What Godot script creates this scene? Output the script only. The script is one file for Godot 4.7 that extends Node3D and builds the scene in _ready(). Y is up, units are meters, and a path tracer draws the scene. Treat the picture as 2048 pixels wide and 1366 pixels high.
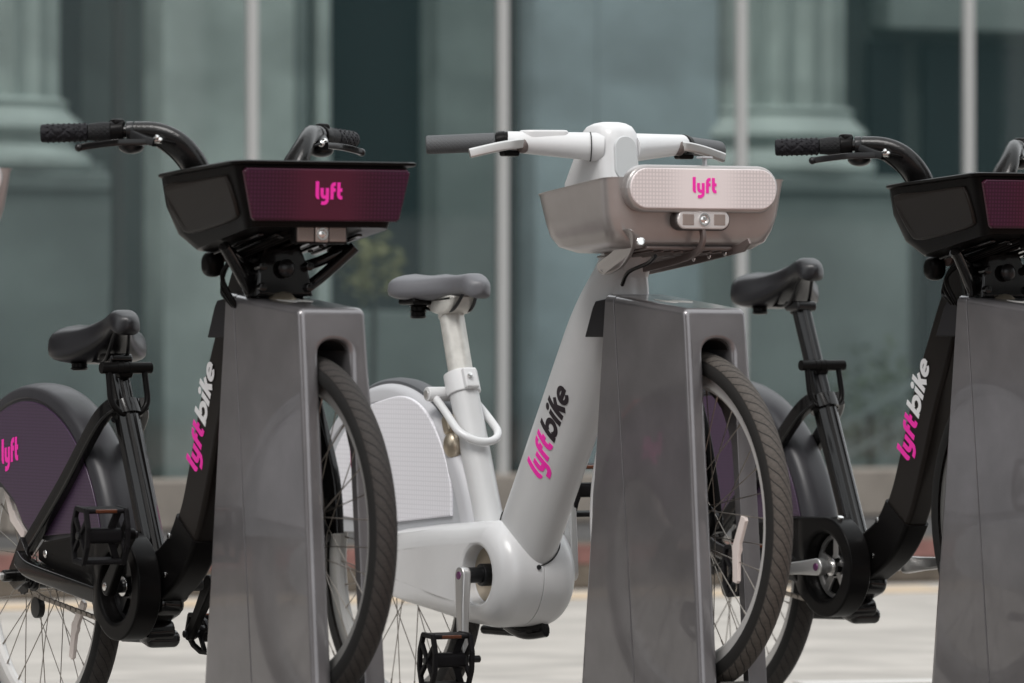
extends Node3D
# A row of parked share bikes in their docks, a street and a glass shop front behind, seen through a long lens.

const YAW := -60.0          # the bikes point to the right and towards the camera
const EYE := 0.86
var M := {}
var rng := RandomNumberGenerator.new()


# ------------------------------------------------------------------ mesh builder
class MB:
	var p := PackedVector3Array()      # triangle corners, counter-clockwise seen from outside
	var t := PackedVector2Array()
	var band := 0.0                     # height of the strips that bent caps are cut into

	func tri(a: Vector3, b: Vector3, c: Vector3, ua := Vector2.ZERO, ub := Vector2.ZERO, uc := Vector2.ZERO) -> void:
		p.append(a); p.append(b); p.append(c)
		t.append(ua); t.append(ub); t.append(uc)

	func quad(a: Vector3, b: Vector3, c: Vector3, d: Vector3) -> void:
		tri(a, b, c)
		tri(a, c, d)

	func fan(ring: PackedVector3Array, flip := false) -> void:
		var m := Vector3.ZERO
		for q in ring:
			m += q
		m /= ring.size()
		for i in ring.size():
			var a := ring[i]
			var b := ring[(i + 1) % ring.size()]
			if flip:
				tri(m, b, a)
			else:
				tri(m, a, b)

	# rings of equal size joined one after another
	func loft(rings: Array, caps := true, uvw := Vector2(1, 1), closed := false) -> void:
		var n: int = rings[0].size()
		var count := rings.size() if closed else rings.size() - 1
		for i in count:
			var r0: PackedVector3Array = rings[i]
			var r1: PackedVector3Array = rings[(i + 1) % rings.size()]
			for j in n:
				var k := (j + 1) % n
				var u0 := float(i) / count * uvw.x
				var u1 := float(i + 1) / count * uvw.x
				var v0 := float(j) / n * uvw.y
				var v1 := float(j + 1) / n * uvw.y
				tri(r0[j], r0[k], r1[k], Vector2(u0, v0), Vector2(u0, v1), Vector2(u1, v1))
				tri(r0[j], r1[k], r1[j], Vector2(u0, v0), Vector2(u1, v1), Vector2(u1, v0))
		if caps and not closed:
			fan(rings[0], true)
			fan(rings[-1])

	# round tube along a path; radius is a number or one number per point
	func tube(path: PackedVector3Array, radius, seg := 12, caps := true) -> void:
		var up := Vector3.UP
		var first := (path[1] - path[0]).normalized()
		if absf(first.dot(up)) > 0.9:
			up = Vector3.RIGHT
		var side := first.cross(up).normalized()
		var rings := []
		for i in path.size():
			var d := (path[mini(i + 1, path.size() - 1)] - path[maxi(i - 1, 0)]).normalized()
			side = (side - d * side.dot(d)).normalized()
			var over := side.cross(d)
			var r: float = radius if radius is float else radius[i]
			var ring := PackedVector3Array()
			for j in seg:
				var a := TAU * j / seg
				ring.append(path[i] + (side * cos(a) + over * sin(a)) * r)
			rings.append(ring)
		loft(rings, caps)

	# a flat outline swept along a path; x of the outline goes sideways (across up), y along up
	func sweep(path: PackedVector3Array, outline: PackedVector2Array, scale, up: Vector3, caps := true) -> void:
		var rings := []
		for i in path.size():
			var d := (path[mini(i + 1, path.size() - 1)] - path[maxi(i - 1, 0)]).normalized()
			var side := d.cross(up).normalized()
			var over := side.cross(d).normalized()
			var k: Vector2 = scale if scale is Vector2 else scale[i]
			var ring := PackedVector3Array()
			for q in outline:
				ring.append(path[i] + side * q.x * k.x + over * q.y * k.y)
			rings.append(ring)
		loft(rings, caps)

	# profile of (radius, along) turned about the axis y of xf
	func lathe(profile: PackedVector2Array, seg: int, xf := Transform3D.IDENTITY, closed := false, from := 0.0, to := TAU, uvw := Vector2(1, 1)) -> void:
		var whole := is_equal_approx(to - from, TAU)
		var cols := seg if whole else seg + 1
		var n := profile.size()
		var last := n if closed else n - 1
		for i in last:
			var a: Vector2 = profile[i]
			var b: Vector2 = profile[(i + 1) % n]
			for j in seg:
				var a0 := from + (to - from) * j / seg
				var a1 := from + (to - from) * (j + 1) / seg
				var q00 := xf * Vector3(a.x * cos(a0), a.y, a.x * sin(a0))
				var q01 := xf * Vector3(a.x * cos(a1), a.y, a.x * sin(a1))
				var q10 := xf * Vector3(b.x * cos(a0), b.y, b.x * sin(a0))
				var q11 := xf * Vector3(b.x * cos(a1), b.y, b.x * sin(a1))
				var u0 := float(j) / seg * uvw.x
				var u1 := float(j + 1) / seg * uvw.x
				var v0 := float(i) / last * uvw.y
				var v1 := float(i + 1) / last * uvw.y
				if b.x > 1e-6:
					tri(q00, q10, q11, Vector2(u0, v0), Vector2(u0, v1), Vector2(u1, v1))
				if a.x > 1e-6:
					tri(q00, q11, q01, Vector2(u0, v0), Vector2(u1, v1), Vector2(u1, v0))

	static func inset(poly: PackedVector2Array, by: float) -> PackedVector2Array:
		var out := PackedVector2Array()
		var n := poly.size()
		for i in n:
			var a := poly[(i + n - 1) % n]
			var b := poly[i]
			var c := poly[(i + 1) % n]
			var d0 := (b - a).normalized()
			var d1 := (c - b).normalized()
			var n0 := Vector2(-d0.y, d0.x)
			var n1 := Vector2(-d1.y, d1.x)
			var m := (n0 + n1).normalized()
			out.append(b + m * by / maxf(0.35, m.dot(n0)))
		return out

	static func ccw(poly: PackedVector2Array) -> PackedVector2Array:
		var area := 0.0
		for i in poly.size():
			area += poly[i].cross(poly[(i + 1) % poly.size()])
		if area < 0:
			poly.reverse()
		return poly

	# outline in x,y, from z0 to z1, its edges rounded by r0 (at z0) and r1 (at z1); warp bends every point
	func extrude(given: PackedVector2Array, z0: float, z1: float, r0 := 0.0, r1 := 0.0, warp = null, steps := 3, hole := {}) -> void:
		var poly := ccw(given.duplicate())
		var rings := []
		var flat := []
		if r0 > 0:
			for i in steps:
				var a := PI / 2 * i / steps
				flat.append([inset(poly, r0 * (1 - sin(a))), z0 + r0 * (1 - cos(a))])
		flat.append([poly, z0 + r0])
		flat.append([poly, z1 - r1])
		if r1 > 0:
			for i in range(1, steps + 1):
				var a := PI / 2 * i / steps
				flat.append([inset(poly, r1 * (1 - cos(a))), z1 - r1 * (1 - sin(a))])
		for f in flat:
			var ring := PackedVector3Array()
			for q in f[0]:
				ring.append(_w(Vector3(q.x, q.y, f[1]), warp))
			rings.append(ring)
		loft(rings, false)
		for e in 2:
			var f = flat[0] if e == 0 else flat[-1]
			if e == 1 and hole:
				_holed(f[0], f[1], hole, warp)
				continue
			var pieces := [f[0]]
			if band > 0:
				# bent caps are cut into level strips so that they follow the bend
				pieces = []
				var lo: float = f[0][0].y
				var hi := lo
				for q in f[0]:
					lo = minf(lo, q.y)
					hi = maxf(hi, q.y)
				for k in int((hi - lo) / band) + 1:
					var y0 := lo + band * k
					for piece in Geometry2D.intersect_polygons(f[0], PackedVector2Array([Vector2(-9, y0), Vector2(9, y0), Vector2(9, y0 + band), Vector2(-9, y0 + band)])):
						pieces.append(piece)
			for piece in pieces:
				var tris := Geometry2D.triangulate_polygon(piece)
				if tris.is_empty():
					for i in range(1, piece.size() - 1):
						tris.append_array(PackedInt32Array([0, i, i + 1]))
				for i in range(0, tris.size(), 3):
					var a: Vector2 = piece[tris[i]]
					var b: Vector2 = piece[tris[i + 1]]
					var c: Vector2 = piece[tris[i + 2]]
					var up := (b - a).cross(c - a) > 0
					if up != (e == 1):
						var s := b; b = c; c = s
					tri(_w(Vector3(a.x, a.y, f[1]), warp), _w(Vector3(b.x, b.y, f[1]), warp), _w(Vector3(c.x, c.y, f[1]), warp))

	# the cap round a round recess: hole = {at, r, deep, lip}
	func _holed(poly: PackedVector2Array, z: float, hole: Dictionary, warp) -> void:
		var outer := PackedVector3Array()
		var dirs := []
		var flat2 := PackedVector2Array()
		for i in poly.size():
			var a := poly[i]
			var b := poly[(i + 1) % poly.size()]
			var parts := maxi(1, int((b - a).length() / 0.012))
			for k in parts:
				var q := a.lerp(b, float(k) / parts)
				outer.append(_w(Vector3(q.x, q.y, z), warp))
				flat2.append(q)
				dirs.append((q - (hole.at as Vector2)).normalized())
		var rings := [outer]
		var lip: float = hole.get("lip", 0.004)
		var inner := PackedVector2Array()
		for d in dirs:
			inner.append(hole.at + d * (hole.r + lip))
		for k in range(1, 8):
			var between := PackedVector3Array()
			for i in flat2.size():
				var q := flat2[i].lerp(inner[i], k / 8.0)
				between.append(_w(Vector3(q.x, q.y, z), warp))
			rings.append(between)
		for s in [[1.0, 0.0, lip], [0.0, 0.3, lip * 0.3], [0.0, 1.0, 0.0], [0.0, -1.0, 0.0]]:
			var ring := PackedVector3Array()
			var r: float = hole.r + s[2]
			var zz: float = z - lip * s[1] if s[1] >= 0 else z - float(hole.deep)
			for d in dirs:
				ring.append(_w(Vector3(hole.at.x + d.x * r, hole.at.y + d.y * r, zz), warp))
			rings.append(ring)
		loft(rings, false)
		fan(rings[-1])

	func _w(q: Vector3, warp) -> Vector3:
		return warp.call(q) if warp != null else q

	# a box with rounded edges
	func box(size: Vector3, at := Vector3.ZERO, r := 0.0, turn := Basis.IDENTITY) -> void:
		var h := size / 2
		if r <= 0:
			var c := []
			for z in [-1, 1]:
				for y in [-1, 1]:
					for x in [-1, 1]:
						c.append(at + turn * Vector3(x * h.x, y * h.y, z * h.z))
			for f in [[4, 5, 7, 6], [1, 0, 2, 3], [5, 1, 3, 7], [0, 4, 6, 2], [6, 7, 3, 2], [0, 1, 5, 4]]:
				quad(c[f[0]], c[f[1]], c[f[2]], c[f[3]])
			return
		var corner := minf(r * 1.5, minf(h.x, h.y) * 0.97)
		var poly := MB.rounded(h.x, h.y, corner, 3)
		var edge := minf(minf(r, h.z * 0.97), corner * 0.66)
		extrude(poly, -h.z, h.z, edge, edge, func(q): return at + turn * q)

	static func rounded(hx: float, hy: float, r: float, n := 4) -> PackedVector2Array:
		var out := PackedVector2Array()
		for k in 4:
			var c := Vector2([1, -1, -1, 1][k] * (hx - r), [1, 1, -1, -1][k] * (hy - r))
			for i in n + 1:
				var a := PI / 2 * k + PI / 2 * i / n
				out.append(c + Vector2(cos(a), sin(a)) * r)
		return out

	static func oval(rx: float, ry: float, n := 20) -> PackedVector2Array:
		var out := PackedVector2Array()
		for i in n:
			out.append(Vector2(cos(TAU * i / n) * rx, sin(TAU * i / n) * ry))
		return out

	func ball(at: Vector3, r: Vector3, seg := 14, turn := Basis.IDENTITY) -> void:
		var prof := PackedVector2Array()
		for i in seg + 1:
			var a := -PI / 2 + PI * i / seg
			prof.append(Vector2(maxf(cos(a), 0.0), sin(a)))
		prof[0].x = 0; prof[seg].x = 0
		lathe(prof, seg, Transform3D(turn * Basis.from_scale(r), at))

	# cylinder from a to b with slightly rounded rims
	func rod(a: Vector3, b: Vector3, r: float, seg := 14, edge := 0.0) -> void:
		var y := (b - a).normalized()
		var x := y.cross(Vector3.UP if absf(y.y) < 0.9 else Vector3.RIGHT).normalized()
		var xf := Transform3D(Basis(x, y, x.cross(y)), a)
		var l := (b - a).length()
		if edge > 0:
			lathe(PackedVector2Array([Vector2(0, 0), Vector2(r - edge, 0), Vector2(r - edge * 0.3, edge * 0.3), Vector2(r, edge), Vector2(r, l - edge), Vector2(r - edge * 0.3, l - edge * 0.3), Vector2(r - edge, l), Vector2(0, l)]), seg, xf)
		else:
			lathe(PackedVector2Array([Vector2(0, 0), Vector2(r, 0), Vector2(r, l), Vector2(0, l)]), seg, xf)

	func done(angle := 38.0) -> ArrayMesh:
		var vol := 0.0
		for i in range(0, p.size(), 3):
			vol += p[i].dot(p[i + 1].cross(p[i + 2]))
		var n := p.size()
		var flip := vol < 0
		var fn := PackedVector3Array()
		fn.resize(n / 3)
		var near := {}
		for i in range(0, n, 3):
			var a := (p[i + 1] - p[i]).cross(p[i + 2] - p[i])
			if flip:
				a = -a
			fn[i / 3] = a
			for k in 3:
				var key := Vector3i((p[i + k] * 40000.0).round())
				if near.has(key):
					near[key].append(i / 3)
				else:
					near[key] = PackedInt32Array([i / 3])
		var unit := PackedVector3Array()
		unit.resize(n / 3)
		for i in n / 3:
			unit[i] = fn[i].normalized()
		var lim := cos(deg_to_rad(angle))
		var pos := PackedVector3Array()
		var nor := PackedVector3Array()
		var tex := PackedVector2Array()
		pos.resize(n); nor.resize(n); tex.resize(n)
		for i in range(0, n, 3):
			var u := unit[i / 3]
			for k in 3:
				var src := i + k
				var sum := Vector3.ZERO
				for f in near[Vector3i((p[src] * 40000.0).round())]:
					if unit[f].dot(u) > lim:
						sum += fn[f]
				var dst := i + (k if flip else 2 - k)
				pos[dst] = p[src]
				nor[dst] = sum.normalized() if sum.length_squared() > 1e-30 else (u if u != Vector3.ZERO else Vector3.UP)
				tex[dst] = t[src]
		var arr := []
		arr.resize(Mesh.ARRAY_MAX)
		arr[Mesh.ARRAY_VERTEX] = pos
		arr[Mesh.ARRAY_NORMAL] = nor
		arr[Mesh.ARRAY_TEX_UV] = tex
		var m := ArrayMesh.new()
		m.add_surface_from_arrays(Mesh.PRIMITIVE_TRIANGLES, arr)
		return m


# ------------------------------------------------------------------ small helpers
func curve(pts: Array, n := 6) -> PackedVector3Array:
	var out := PackedVector3Array()
	for i in pts.size() - 1:
		var a: Vector3 = pts[maxi(i - 1, 0)]
		var b: Vector3 = pts[i]
		var c: Vector3 = pts[i + 1]
		var d: Vector3 = pts[mini(i + 2, pts.size() - 1)]
		for k in n:
			out.append(b.cubic_interpolate(c, a, d, float(k) / n))
	out.append(pts[-1])
	return out

func curve2(pts: Array, n := 5, closed := false) -> PackedVector2Array:
	var out := PackedVector2Array()
	var m := pts.size()
	for i in (m if closed else m - 1):
		var a: Vector2 = pts[(i - 1 + m) % m] if closed else pts[maxi(i - 1, 0)]
		var b: Vector2 = pts[i]
		var c: Vector2 = pts[(i + 1) % m]
		var d: Vector2 = pts[(i + 2) % m] if closed else pts[mini(i + 2, m - 1)]
		for k in n:
			out.append(b.cubic_interpolate(c, a, d, float(k) / n))
	if not closed:
		out.append(pts[-1])
	return out

func part(called: String, b, mat: String, parent: Node, label := "") -> MeshInstance3D:
	var o := MeshInstance3D.new()
	o.name = called
	o.mesh = b.done() if b is MB else b
	o.material_override = M[mat]
	parent.add_child(o, true)
	if label:
		o.set_meta("label", label)
	return o

func hub_node(called: String, parent: Node, at := Vector3.ZERO) -> Node3D:
	var o := Node3D.new()
	o.name = called
	o.position = at
	parent.add_child(o, true)
	return o

func tag(o: Node, label: String, category: String, group := "") -> void:
	o.set_meta("label", label)
	o.set_meta("category", category)
	if group:
		o.set_meta("group", group)

func structure(o: Node) -> void:
	o.set_meta("kind", "structure")

func lin(r: float, g: float, b: float) -> Color:
	return Color(r, g, b).linear_to_srgb()

func mat(called: String, c: Color, rough: float, metal := 0.0, coat := 0.0, coat_rough := 0.05) -> StandardMaterial3D:
	var m := StandardMaterial3D.new()
	m.resource_name = called
	m.albedo_color = c
	m.roughness = rough
	m.metallic = metal
	if coat > 0:
		m.clearcoat_enabled = true
		m.clearcoat = coat
		m.clearcoat_roughness = coat_rough
	M[called] = m
	return m

func noise_tex(freq: float, lo: Color, hi: Color, octaves := 4, seed_ := 1, size := 256) -> NoiseTexture2D:
	var n := FastNoiseLite.new()
	n.seed = seed_
	n.noise_type = FastNoiseLite.TYPE_SIMPLEX_SMOOTH
	n.frequency = freq
	n.fractal_octaves = octaves
	var g := Gradient.new()
	g.set_color(0, lo)
	g.set_color(1, hi)
	var t := NoiseTexture2D.new()
	t.width = size
	t.height = size
	t.seamless = true
	t.noise = n
	t.color_ramp = g
	return t

func triplanar(m: StandardMaterial3D, scale: float, world := false) -> void:
	m.uv1_triplanar = true
	m.uv1_world_triplanar = world
	m.uv1_triplanar_sharpness = 4.0
	m.uv1_scale = Vector3.ONE * scale

func grey(v: float) -> Color:
	return Color(v, v, v)


# ------------------------------------------------------------------ textures
func grid_image(dark: float, light: float) -> ImageTexture:
	var im := Image.create(32, 32, false, Image.FORMAT_RGB8)
	for y in 32:
		for x in 32:
			var dx := absf(x - 15.5) / 16.0
			var dy := absf(y - 15.5) / 16.0
			var e := smoothstep(0.62, 0.82, maxf(dx, dy))
			im.set_pixel(x, y, grey(lerpf(light, dark, e)))
	return ImageTexture.create_from_image(im)

func faded_grid(dark: float, middle: Color, outside: Color, size := 512, span := 0.36, pitch := 0.0075) -> ImageTexture:
	# fine dots that fade out round the middle of the panel (the middle lies at the edge of the tile)
	var im := Image.create(size, size, false, Image.FORMAT_RGB8)
	for y in size:
		for x in size:
			var z := absf(fposmod(x / float(size) * span + span / 2, span) - span / 2)
			var dx := absf(fposmod(x / float(size) * span / pitch, 1.0) - 0.5) * 2.0
			var dy := absf(fposmod(y / float(size) * span / pitch, 1.0) - 0.5) * 2.0
			var e := smoothstep(0.45, 0.85, maxf(dx, dy)) * smoothstep(0.035, 0.10, z)
			var c := middle.lerp(outside, smoothstep(0.02, 0.15, z))
			im.set_pixel(x, y, c * lerpf(1.0, dark, e))
	return ImageTexture.create_from_image(im)

func diamond_image() -> ImageTexture:
	var im := Image.create(32, 32, false, Image.FORMAT_RGB8)
	for y in 32:
		for x in 32:
			var a := absf(fposmod((x + y) / 32.0, 1.0) - 0.5) * 2.0
			var b := absf(fposmod((x - y) / 32.0, 1.0) - 0.5) * 2.0
			im.set_pixel(x, y, grey(smoothstep(0.05, 0.4, minf(a, b))))
	return ImageTexture.create_from_image(im)

func tread_image() -> Image:
	# one groove per tile round the tyre; across: the whole section of the tyre
	var w := 128
	var h := 512
	var im := Image.create(w, h, false, Image.FORMAT_RGB8)
	var n := FastNoiseLite.new()
	n.seed = 5
	n.frequency = 0.03
	for y in h:
		for x in w:
			var ang := TAU * x / w
			var k := 0.86 + 0.16 * n.get_noise_3d(cos(ang) * 20, sin(ang) * 20, y * 0.6) + rng.randf() * 0.07
			var side := absf((y + 0.5) / h - 0.5)
			k *= lerpf(1.0, 0.34, smoothstep(0.235, 0.27, side))
			im.set_pixel(x, y, grey(clampf(k, 0, 1)))
	var line := [Vector2(0.0, 0.26), Vector2(0.3, 0.31), Vector2(0.55, 0.37), Vector2(0.8, 0.43), Vector2(1.75, 0.56), Vector2(2.6, 0.665), Vector2(2.72, 0.69), Vector2(2.66, 0.735)]
	var line2 := [Vector2(2.6, 0.665), Vector2(2.95, 0.70)]
	var mm := Vector2(26.0, 166.0)
	for run in [line, line2]:
		for s in run.size() - 1:
			var a: Vector2 = run[s] * mm
			var b: Vector2 = run[s + 1] * mm
			for shift in range(-4, 2):
				var o := Vector2(26.0 * shift, 0)
				var lo := (a + o).min(b + o) - Vector2(2, 2)
				var hi := (a + o).max(b + o) + Vector2(2, 2)
				for y in range(maxi(0, int(lo.y / mm.y * h)), mini(h, int(hi.y / mm.y * h) + 1)):
					for x in range(maxi(0, int(lo.x / mm.x * w)), mini(w, int(hi.x / mm.x * w) + 1)):
						var q := Vector2((x + 0.5) / w, (y + 0.5) / h) * mm
						var d := Geometry2D.get_closest_point_to_segment(q, a + o, b + o).distance_to(q)
						var e := 1.0 - smoothstep(0.6, 1.2, d)
						if e > 0:
							var c := im.get_pixel(x, y).r
							im.set_pixel(x, y, grey(minf(c, lerpf(c, 0.09, e))))
	return im


func make_materials() -> void:
	var m := mat("black_gloss", lin(0.005, 0.0045, 0.0045), 0.2, 0.0, 0.4, 0.05)
	m.roughness_texture = noise_tex(0.02, grey(0.75), grey(1.0), 4, 3)
	triplanar(m, 4.0)
	m = mat("black_satin", lin(0.006, 0.0055, 0.0055), 0.34)
	m.roughness_texture = noise_tex(0.02, grey(0.8), grey(1.0), 4, 4)
	triplanar(m, 5.0)
	mat("tube_brown_black", lin(0.011, 0.0085, 0.0072), 0.4, 0.0, 0.15, 0.2)
	mat("black_metal", lin(0.02, 0.02, 0.021), 0.28, 0.5)
	m = mat("pedal_black", lin(0.012, 0.011, 0.012), 0.45)
	m = mat("fender_grey", lin(0.032, 0.031, 0.035), 0.42)
	m.roughness_texture = noise_tex(0.015, grey(0.82), grey(1.0), 4, 6)
	triplanar(m, 4.0)
	m = mat("saddle_black", lin(0.011, 0.0105, 0.0125), 0.32)
	m.heightmap_enabled = true
	m.heightmap_texture = noise_tex(0.12, grey(0), grey(1), 3, 9)
	m.heightmap_scale = 0.02
	triplanar(m, 14.0)
	m = mat("saddle_grey", lin(0.115, 0.115, 0.125), 0.42)
	m.heightmap_enabled = true
	m.heightmap_texture = M.saddle_black.heightmap_texture
	m.heightmap_scale = 0.02
	triplanar(m, 14.0)
	m = mat("purple_panel", lin(0.056, 0.026, 0.066), 0.42, 0.0, 0.4, 0.15)
	m.albedo_texture = grid_image(0.80, 1.0)
	triplanar(m, 150.0)
	m = mat("plum_panel", lin(0.070, 0.011, 0.032), 0.4, 0.0, 0.25, 0.15)
	m.albedo_texture = faded_grid(0.74, Color(1.0, 0.96, 0.90), Color(0.90, 0.97, 1.0))
	triplanar(m, 1 / 0.36)
	m = mat("white_panel", lin(0.80, 0.79, 0.83), 0.5)
	m.albedo_texture = grid_image(0.95, 1.0)
	triplanar(m, 100.0)
	m = mat("pink_white_panel", lin(0.82, 0.74, 0.735), 0.35, 0.0, 0.5, 0.1)
	m.albedo_texture = faded_grid(0.9, Color(1, 1, 1), Color(0.98, 0.98, 0.98))
	triplanar(m, 1 / 0.36)
	mat("pink_print", lin(0.93, 0.025, 0.42), 0.5)
	mat("white_print", lin(0.80, 0.79, 0.80), 0.45)
	mat("black_print", lin(0.018, 0.012, 0.016), 0.5)
	mat("seam", lin(0.02, 0.02, 0.02), 0.7)
	m = mat("white_paint", lin(0.68, 0.68, 0.685), 0.34, 0.0, 0.35, 0.12)
	m.albedo_texture = noise_tex(0.006, grey(0.965), grey(1.0), 5, 12)
	triplanar(m, 2.5)
	m = mat("frame_white", lin(0.60, 0.60, 0.602), 0.34, 0.0, 0.3, 0.15)
	m.albedo_texture = noise_tex(0.006, grey(0.96), grey(1.0), 5, 13)
	triplanar(m, 2.5)
	mat("badge_grey", lin(0.55, 0.565, 0.57), 0.45)
	mat("mudguard_grey", lin(0.47, 0.47, 0.49), 0.45)
	mat("pale_grey", lin(0.42, 0.43, 0.45), 0.5)
	mat("fender_trim", lin(0.085, 0.088, 0.095), 0.55)
	m = mat("cream_post", lin(0.64, 0.625, 0.585), 0.33, 0.2)
	m.albedo_texture = noise_tex(0.02, grey(0.88), grey(1.0), 5, 14)
	triplanar(m, 6.0)
	m = mat("basket_grey", lin(0.42, 0.395, 0.385), 0.32, 0.5, 0.3, 0.12)
	m.albedo_texture = noise_tex(0.01, grey(0.93), grey(1.0), 5, 15)
	triplanar(m, 3.0)
	mat("rack_brown", lin(0.16, 0.13, 0.122), 0.4, 0.4)
	mat("aluminium", lin(0.62, 0.61, 0.60), 0.3, 0.85)
	mat("rim_silver", lin(0.60, 0.585, 0.57), 0.42, 0.35)
	mat("rim_grey", lin(0.34, 0.335, 0.325), 0.4, 0.6)
	mat("chrome", lin(0.75, 0.74, 0.73), 0.12, 1.0)
	mat("spoke_steel", lin(0.30, 0.27, 0.24), 0.3, 0.8)
	mat("bronze", lin(0.42, 0.36, 0.28), 0.35, 0.8)
	var tread := tread_image()
	var tex := ImageTexture.create_from_image(tread)
	for k in [["tyre_dusty", lin(0.086, 0.073, 0.063)], ["tyre_dark", lin(0.036, 0.030, 0.027)]]:
		m = mat(k[0], k[1], 0.78)
		m.albedo_texture = tex
		m.heightmap_enabled = true
		m.heightmap_texture = tex
		m.heightmap_scale = 0.16
		m.uv1_scale = Vector3(80, 1, 1)
	m = mat("grip_rubber", lin(0.018, 0.018, 0.019), 0.5)
	m.heightmap_enabled = true
	m.heightmap_texture = diamond_image()
	m.heightmap_scale = 0.08
	triplanar(m, 110.0)
	m = mat("grip_block", lin(0.016, 0.0155, 0.018), 0.5)
	m.heightmap_enabled = true
	m.heightmap_texture = M.grip_rubber.heightmap_texture
	m.heightmap_scale = 0.14
	triplanar(m, 45.0)
	m = mat("dark_grip", lin(0.075, 0.078, 0.082), 0.55)
	m.heightmap_enabled = true
	m.heightmap_texture = M.grip_rubber.heightmap_texture
	m.heightmap_scale = 0.06
	triplanar(m, 130.0)
	m = mat("leather", lin(0.006, 0.0055, 0.0055), 0.26)
	m.heightmap_enabled = true
	m.heightmap_texture = noise_tex(0.06, grey(0), grey(1), 4, 21)
	m.heightmap_scale = 0.03
	triplanar(m, 9.0)
	m = mat("dock_paint", lin(0.215, 0.205, 0.212), 0.28, 0.5, 0.8, 0.035)
	m.albedo_texture = noise_tex(0.012, grey(0.88), grey(1.0), 6, 22)
	triplanar(m, 2.0)
	mat("dock_rubber", lin(0.024, 0.023, 0.025), 0.6)
	mat("dock_inside", lin(0.012, 0.011, 0.011), 0.7)
	mat("steel_plate", lin(0.12, 0.115, 0.11), 0.6, 0.4)
	mat("dock_mark", lin(0.62, 0.60, 0.57), 0.4)
	m = mat("lens_clear", lin(0.72, 0.69, 0.68), 0.12, 0.35, 1.0, 0.02)
	m.heightmap_enabled = true
	m.heightmap_texture = M.grip_rubber.heightmap_texture
	m.heightmap_scale = 0.04
	triplanar(m, 160.0)
	m = mat("lens_dim", lin(0.22, 0.165, 0.145), 0.2, 0.35, 0.9, 0.03)
	m.heightmap_enabled = true
	m.heightmap_texture = M.grip_rubber.heightmap_texture
	m.heightmap_scale = 0.1
	triplanar(m, 160.0)
	mat("lens_rim", lin(0.05, 0.042, 0.040), 0.4)
	mat("lens_mid", lin(0.36, 0.29, 0.26), 0.15, 0.4, 1.0, 0.02)
	mat("reflector_white", lin(0.75, 0.66, 0.62), 0.3, 0.0, 0.8, 0.05)
	mat("reflector_amber", lin(0.11, 0.028, 0.008), 0.25, 0.0, 0.6, 0.05)
	mat("reflector_red", lin(0.55, 0.015, 0.01), 0.2, 0.0, 1.0, 0.05)
	for k in [["black_gloss", 0.34], ["black_satin", 0.2], ["tube_brown_black", 0.28], ["saddle_black", 0.5], ["fender_grey", 0.42], ["leather", 0.42], ["pedal_black", 0.24], ["plum_panel", 0.3], ["grip_block", 0.22], ["grip_rubber", 0.22], ["dock_rubber", 0.3]]:
		M[k[0]].metallic_specular = k[1]
	mat("bolt_purple", lin(0.16, 0.05, 0.14), 0.3, 0.6)
	# the street
	m = mat("concrete_road", lin(0.50, 0.468, 0.43), 0.85)
	m.albedo_texture = noise_tex(0.012, grey(0.84), grey(1.0), 6, 31, 512)
	triplanar(m, 0.35, true)
	m = mat("brick_pavement", lin(0.30, 0.185, 0.15), 0.85)
	m.albedo_texture = noise_tex(0.02, grey(0.8), grey(1.0), 5, 32)
	triplanar(m, 0.5, true)
	m = mat("pavement_dark", lin(0.085, 0.080, 0.078), 0.85)
	m.albedo_texture = noise_tex(0.01, grey(0.75), grey(1.0), 6, 33)
	triplanar(m, 0.6, true)
	m = mat("kerb_stone", lin(0.165, 0.135, 0.105), 0.8)
	m.albedo_texture = noise_tex(0.02, grey(0.7), grey(1.0), 6, 34)
	triplanar(m, 1.2, true)
	m = mat("kerb_red", lin(0.27, 0.13, 0.115), 0.75)
	m.albedo_texture = noise_tex(0.03, grey(0.75), grey(1.0), 5, 35)
	triplanar(m, 1.2, true)
	mat("line_yellow", lin(0.56, 0.44, 0.31), 0.8)
	mat("line_worn", lin(0.56, 0.545, 0.52), 0.85)
	mat("line_white", lin(0.70, 0.68, 0.66), 0.8)
	# the shop front
	m = mat("glass", Color(lin(0.10, 0.19, 0.20), 0.07), 0.02)
	m.transparency = BaseMaterial3D.TRANSPARENCY_ALPHA
	m = mat("mullion", lin(0.50, 0.50, 0.495), 0.5, 0.3)
	m = mat("sill_stone", lin(0.30, 0.265, 0.23), 0.75)
	m.albedo_texture = noise_tex(0.02, grey(0.85), grey(1.0), 5, 36)
	triplanar(m, 1.0, true)
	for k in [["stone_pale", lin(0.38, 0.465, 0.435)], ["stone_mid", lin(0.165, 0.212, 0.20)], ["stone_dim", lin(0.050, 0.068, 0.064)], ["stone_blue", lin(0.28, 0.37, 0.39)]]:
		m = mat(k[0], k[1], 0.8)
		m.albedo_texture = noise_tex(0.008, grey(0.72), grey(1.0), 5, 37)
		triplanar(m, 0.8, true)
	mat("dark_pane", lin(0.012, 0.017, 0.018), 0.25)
	mat("office_stone", lin(0.42, 0.43, 0.42), 0.85)
	mat("stone_grey", lin(0.16, 0.155, 0.15), 0.8)
	M.dark_pane.metallic_specular = 0.2
	mat("post_dark", lin(0.012, 0.014, 0.012), 0.6)
	mat("leaf", lin(0.16, 0.165, 0.06), 0.7)
	mat("leaf_dark", lin(0.05, 0.075, 0.035), 0.7)


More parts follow.
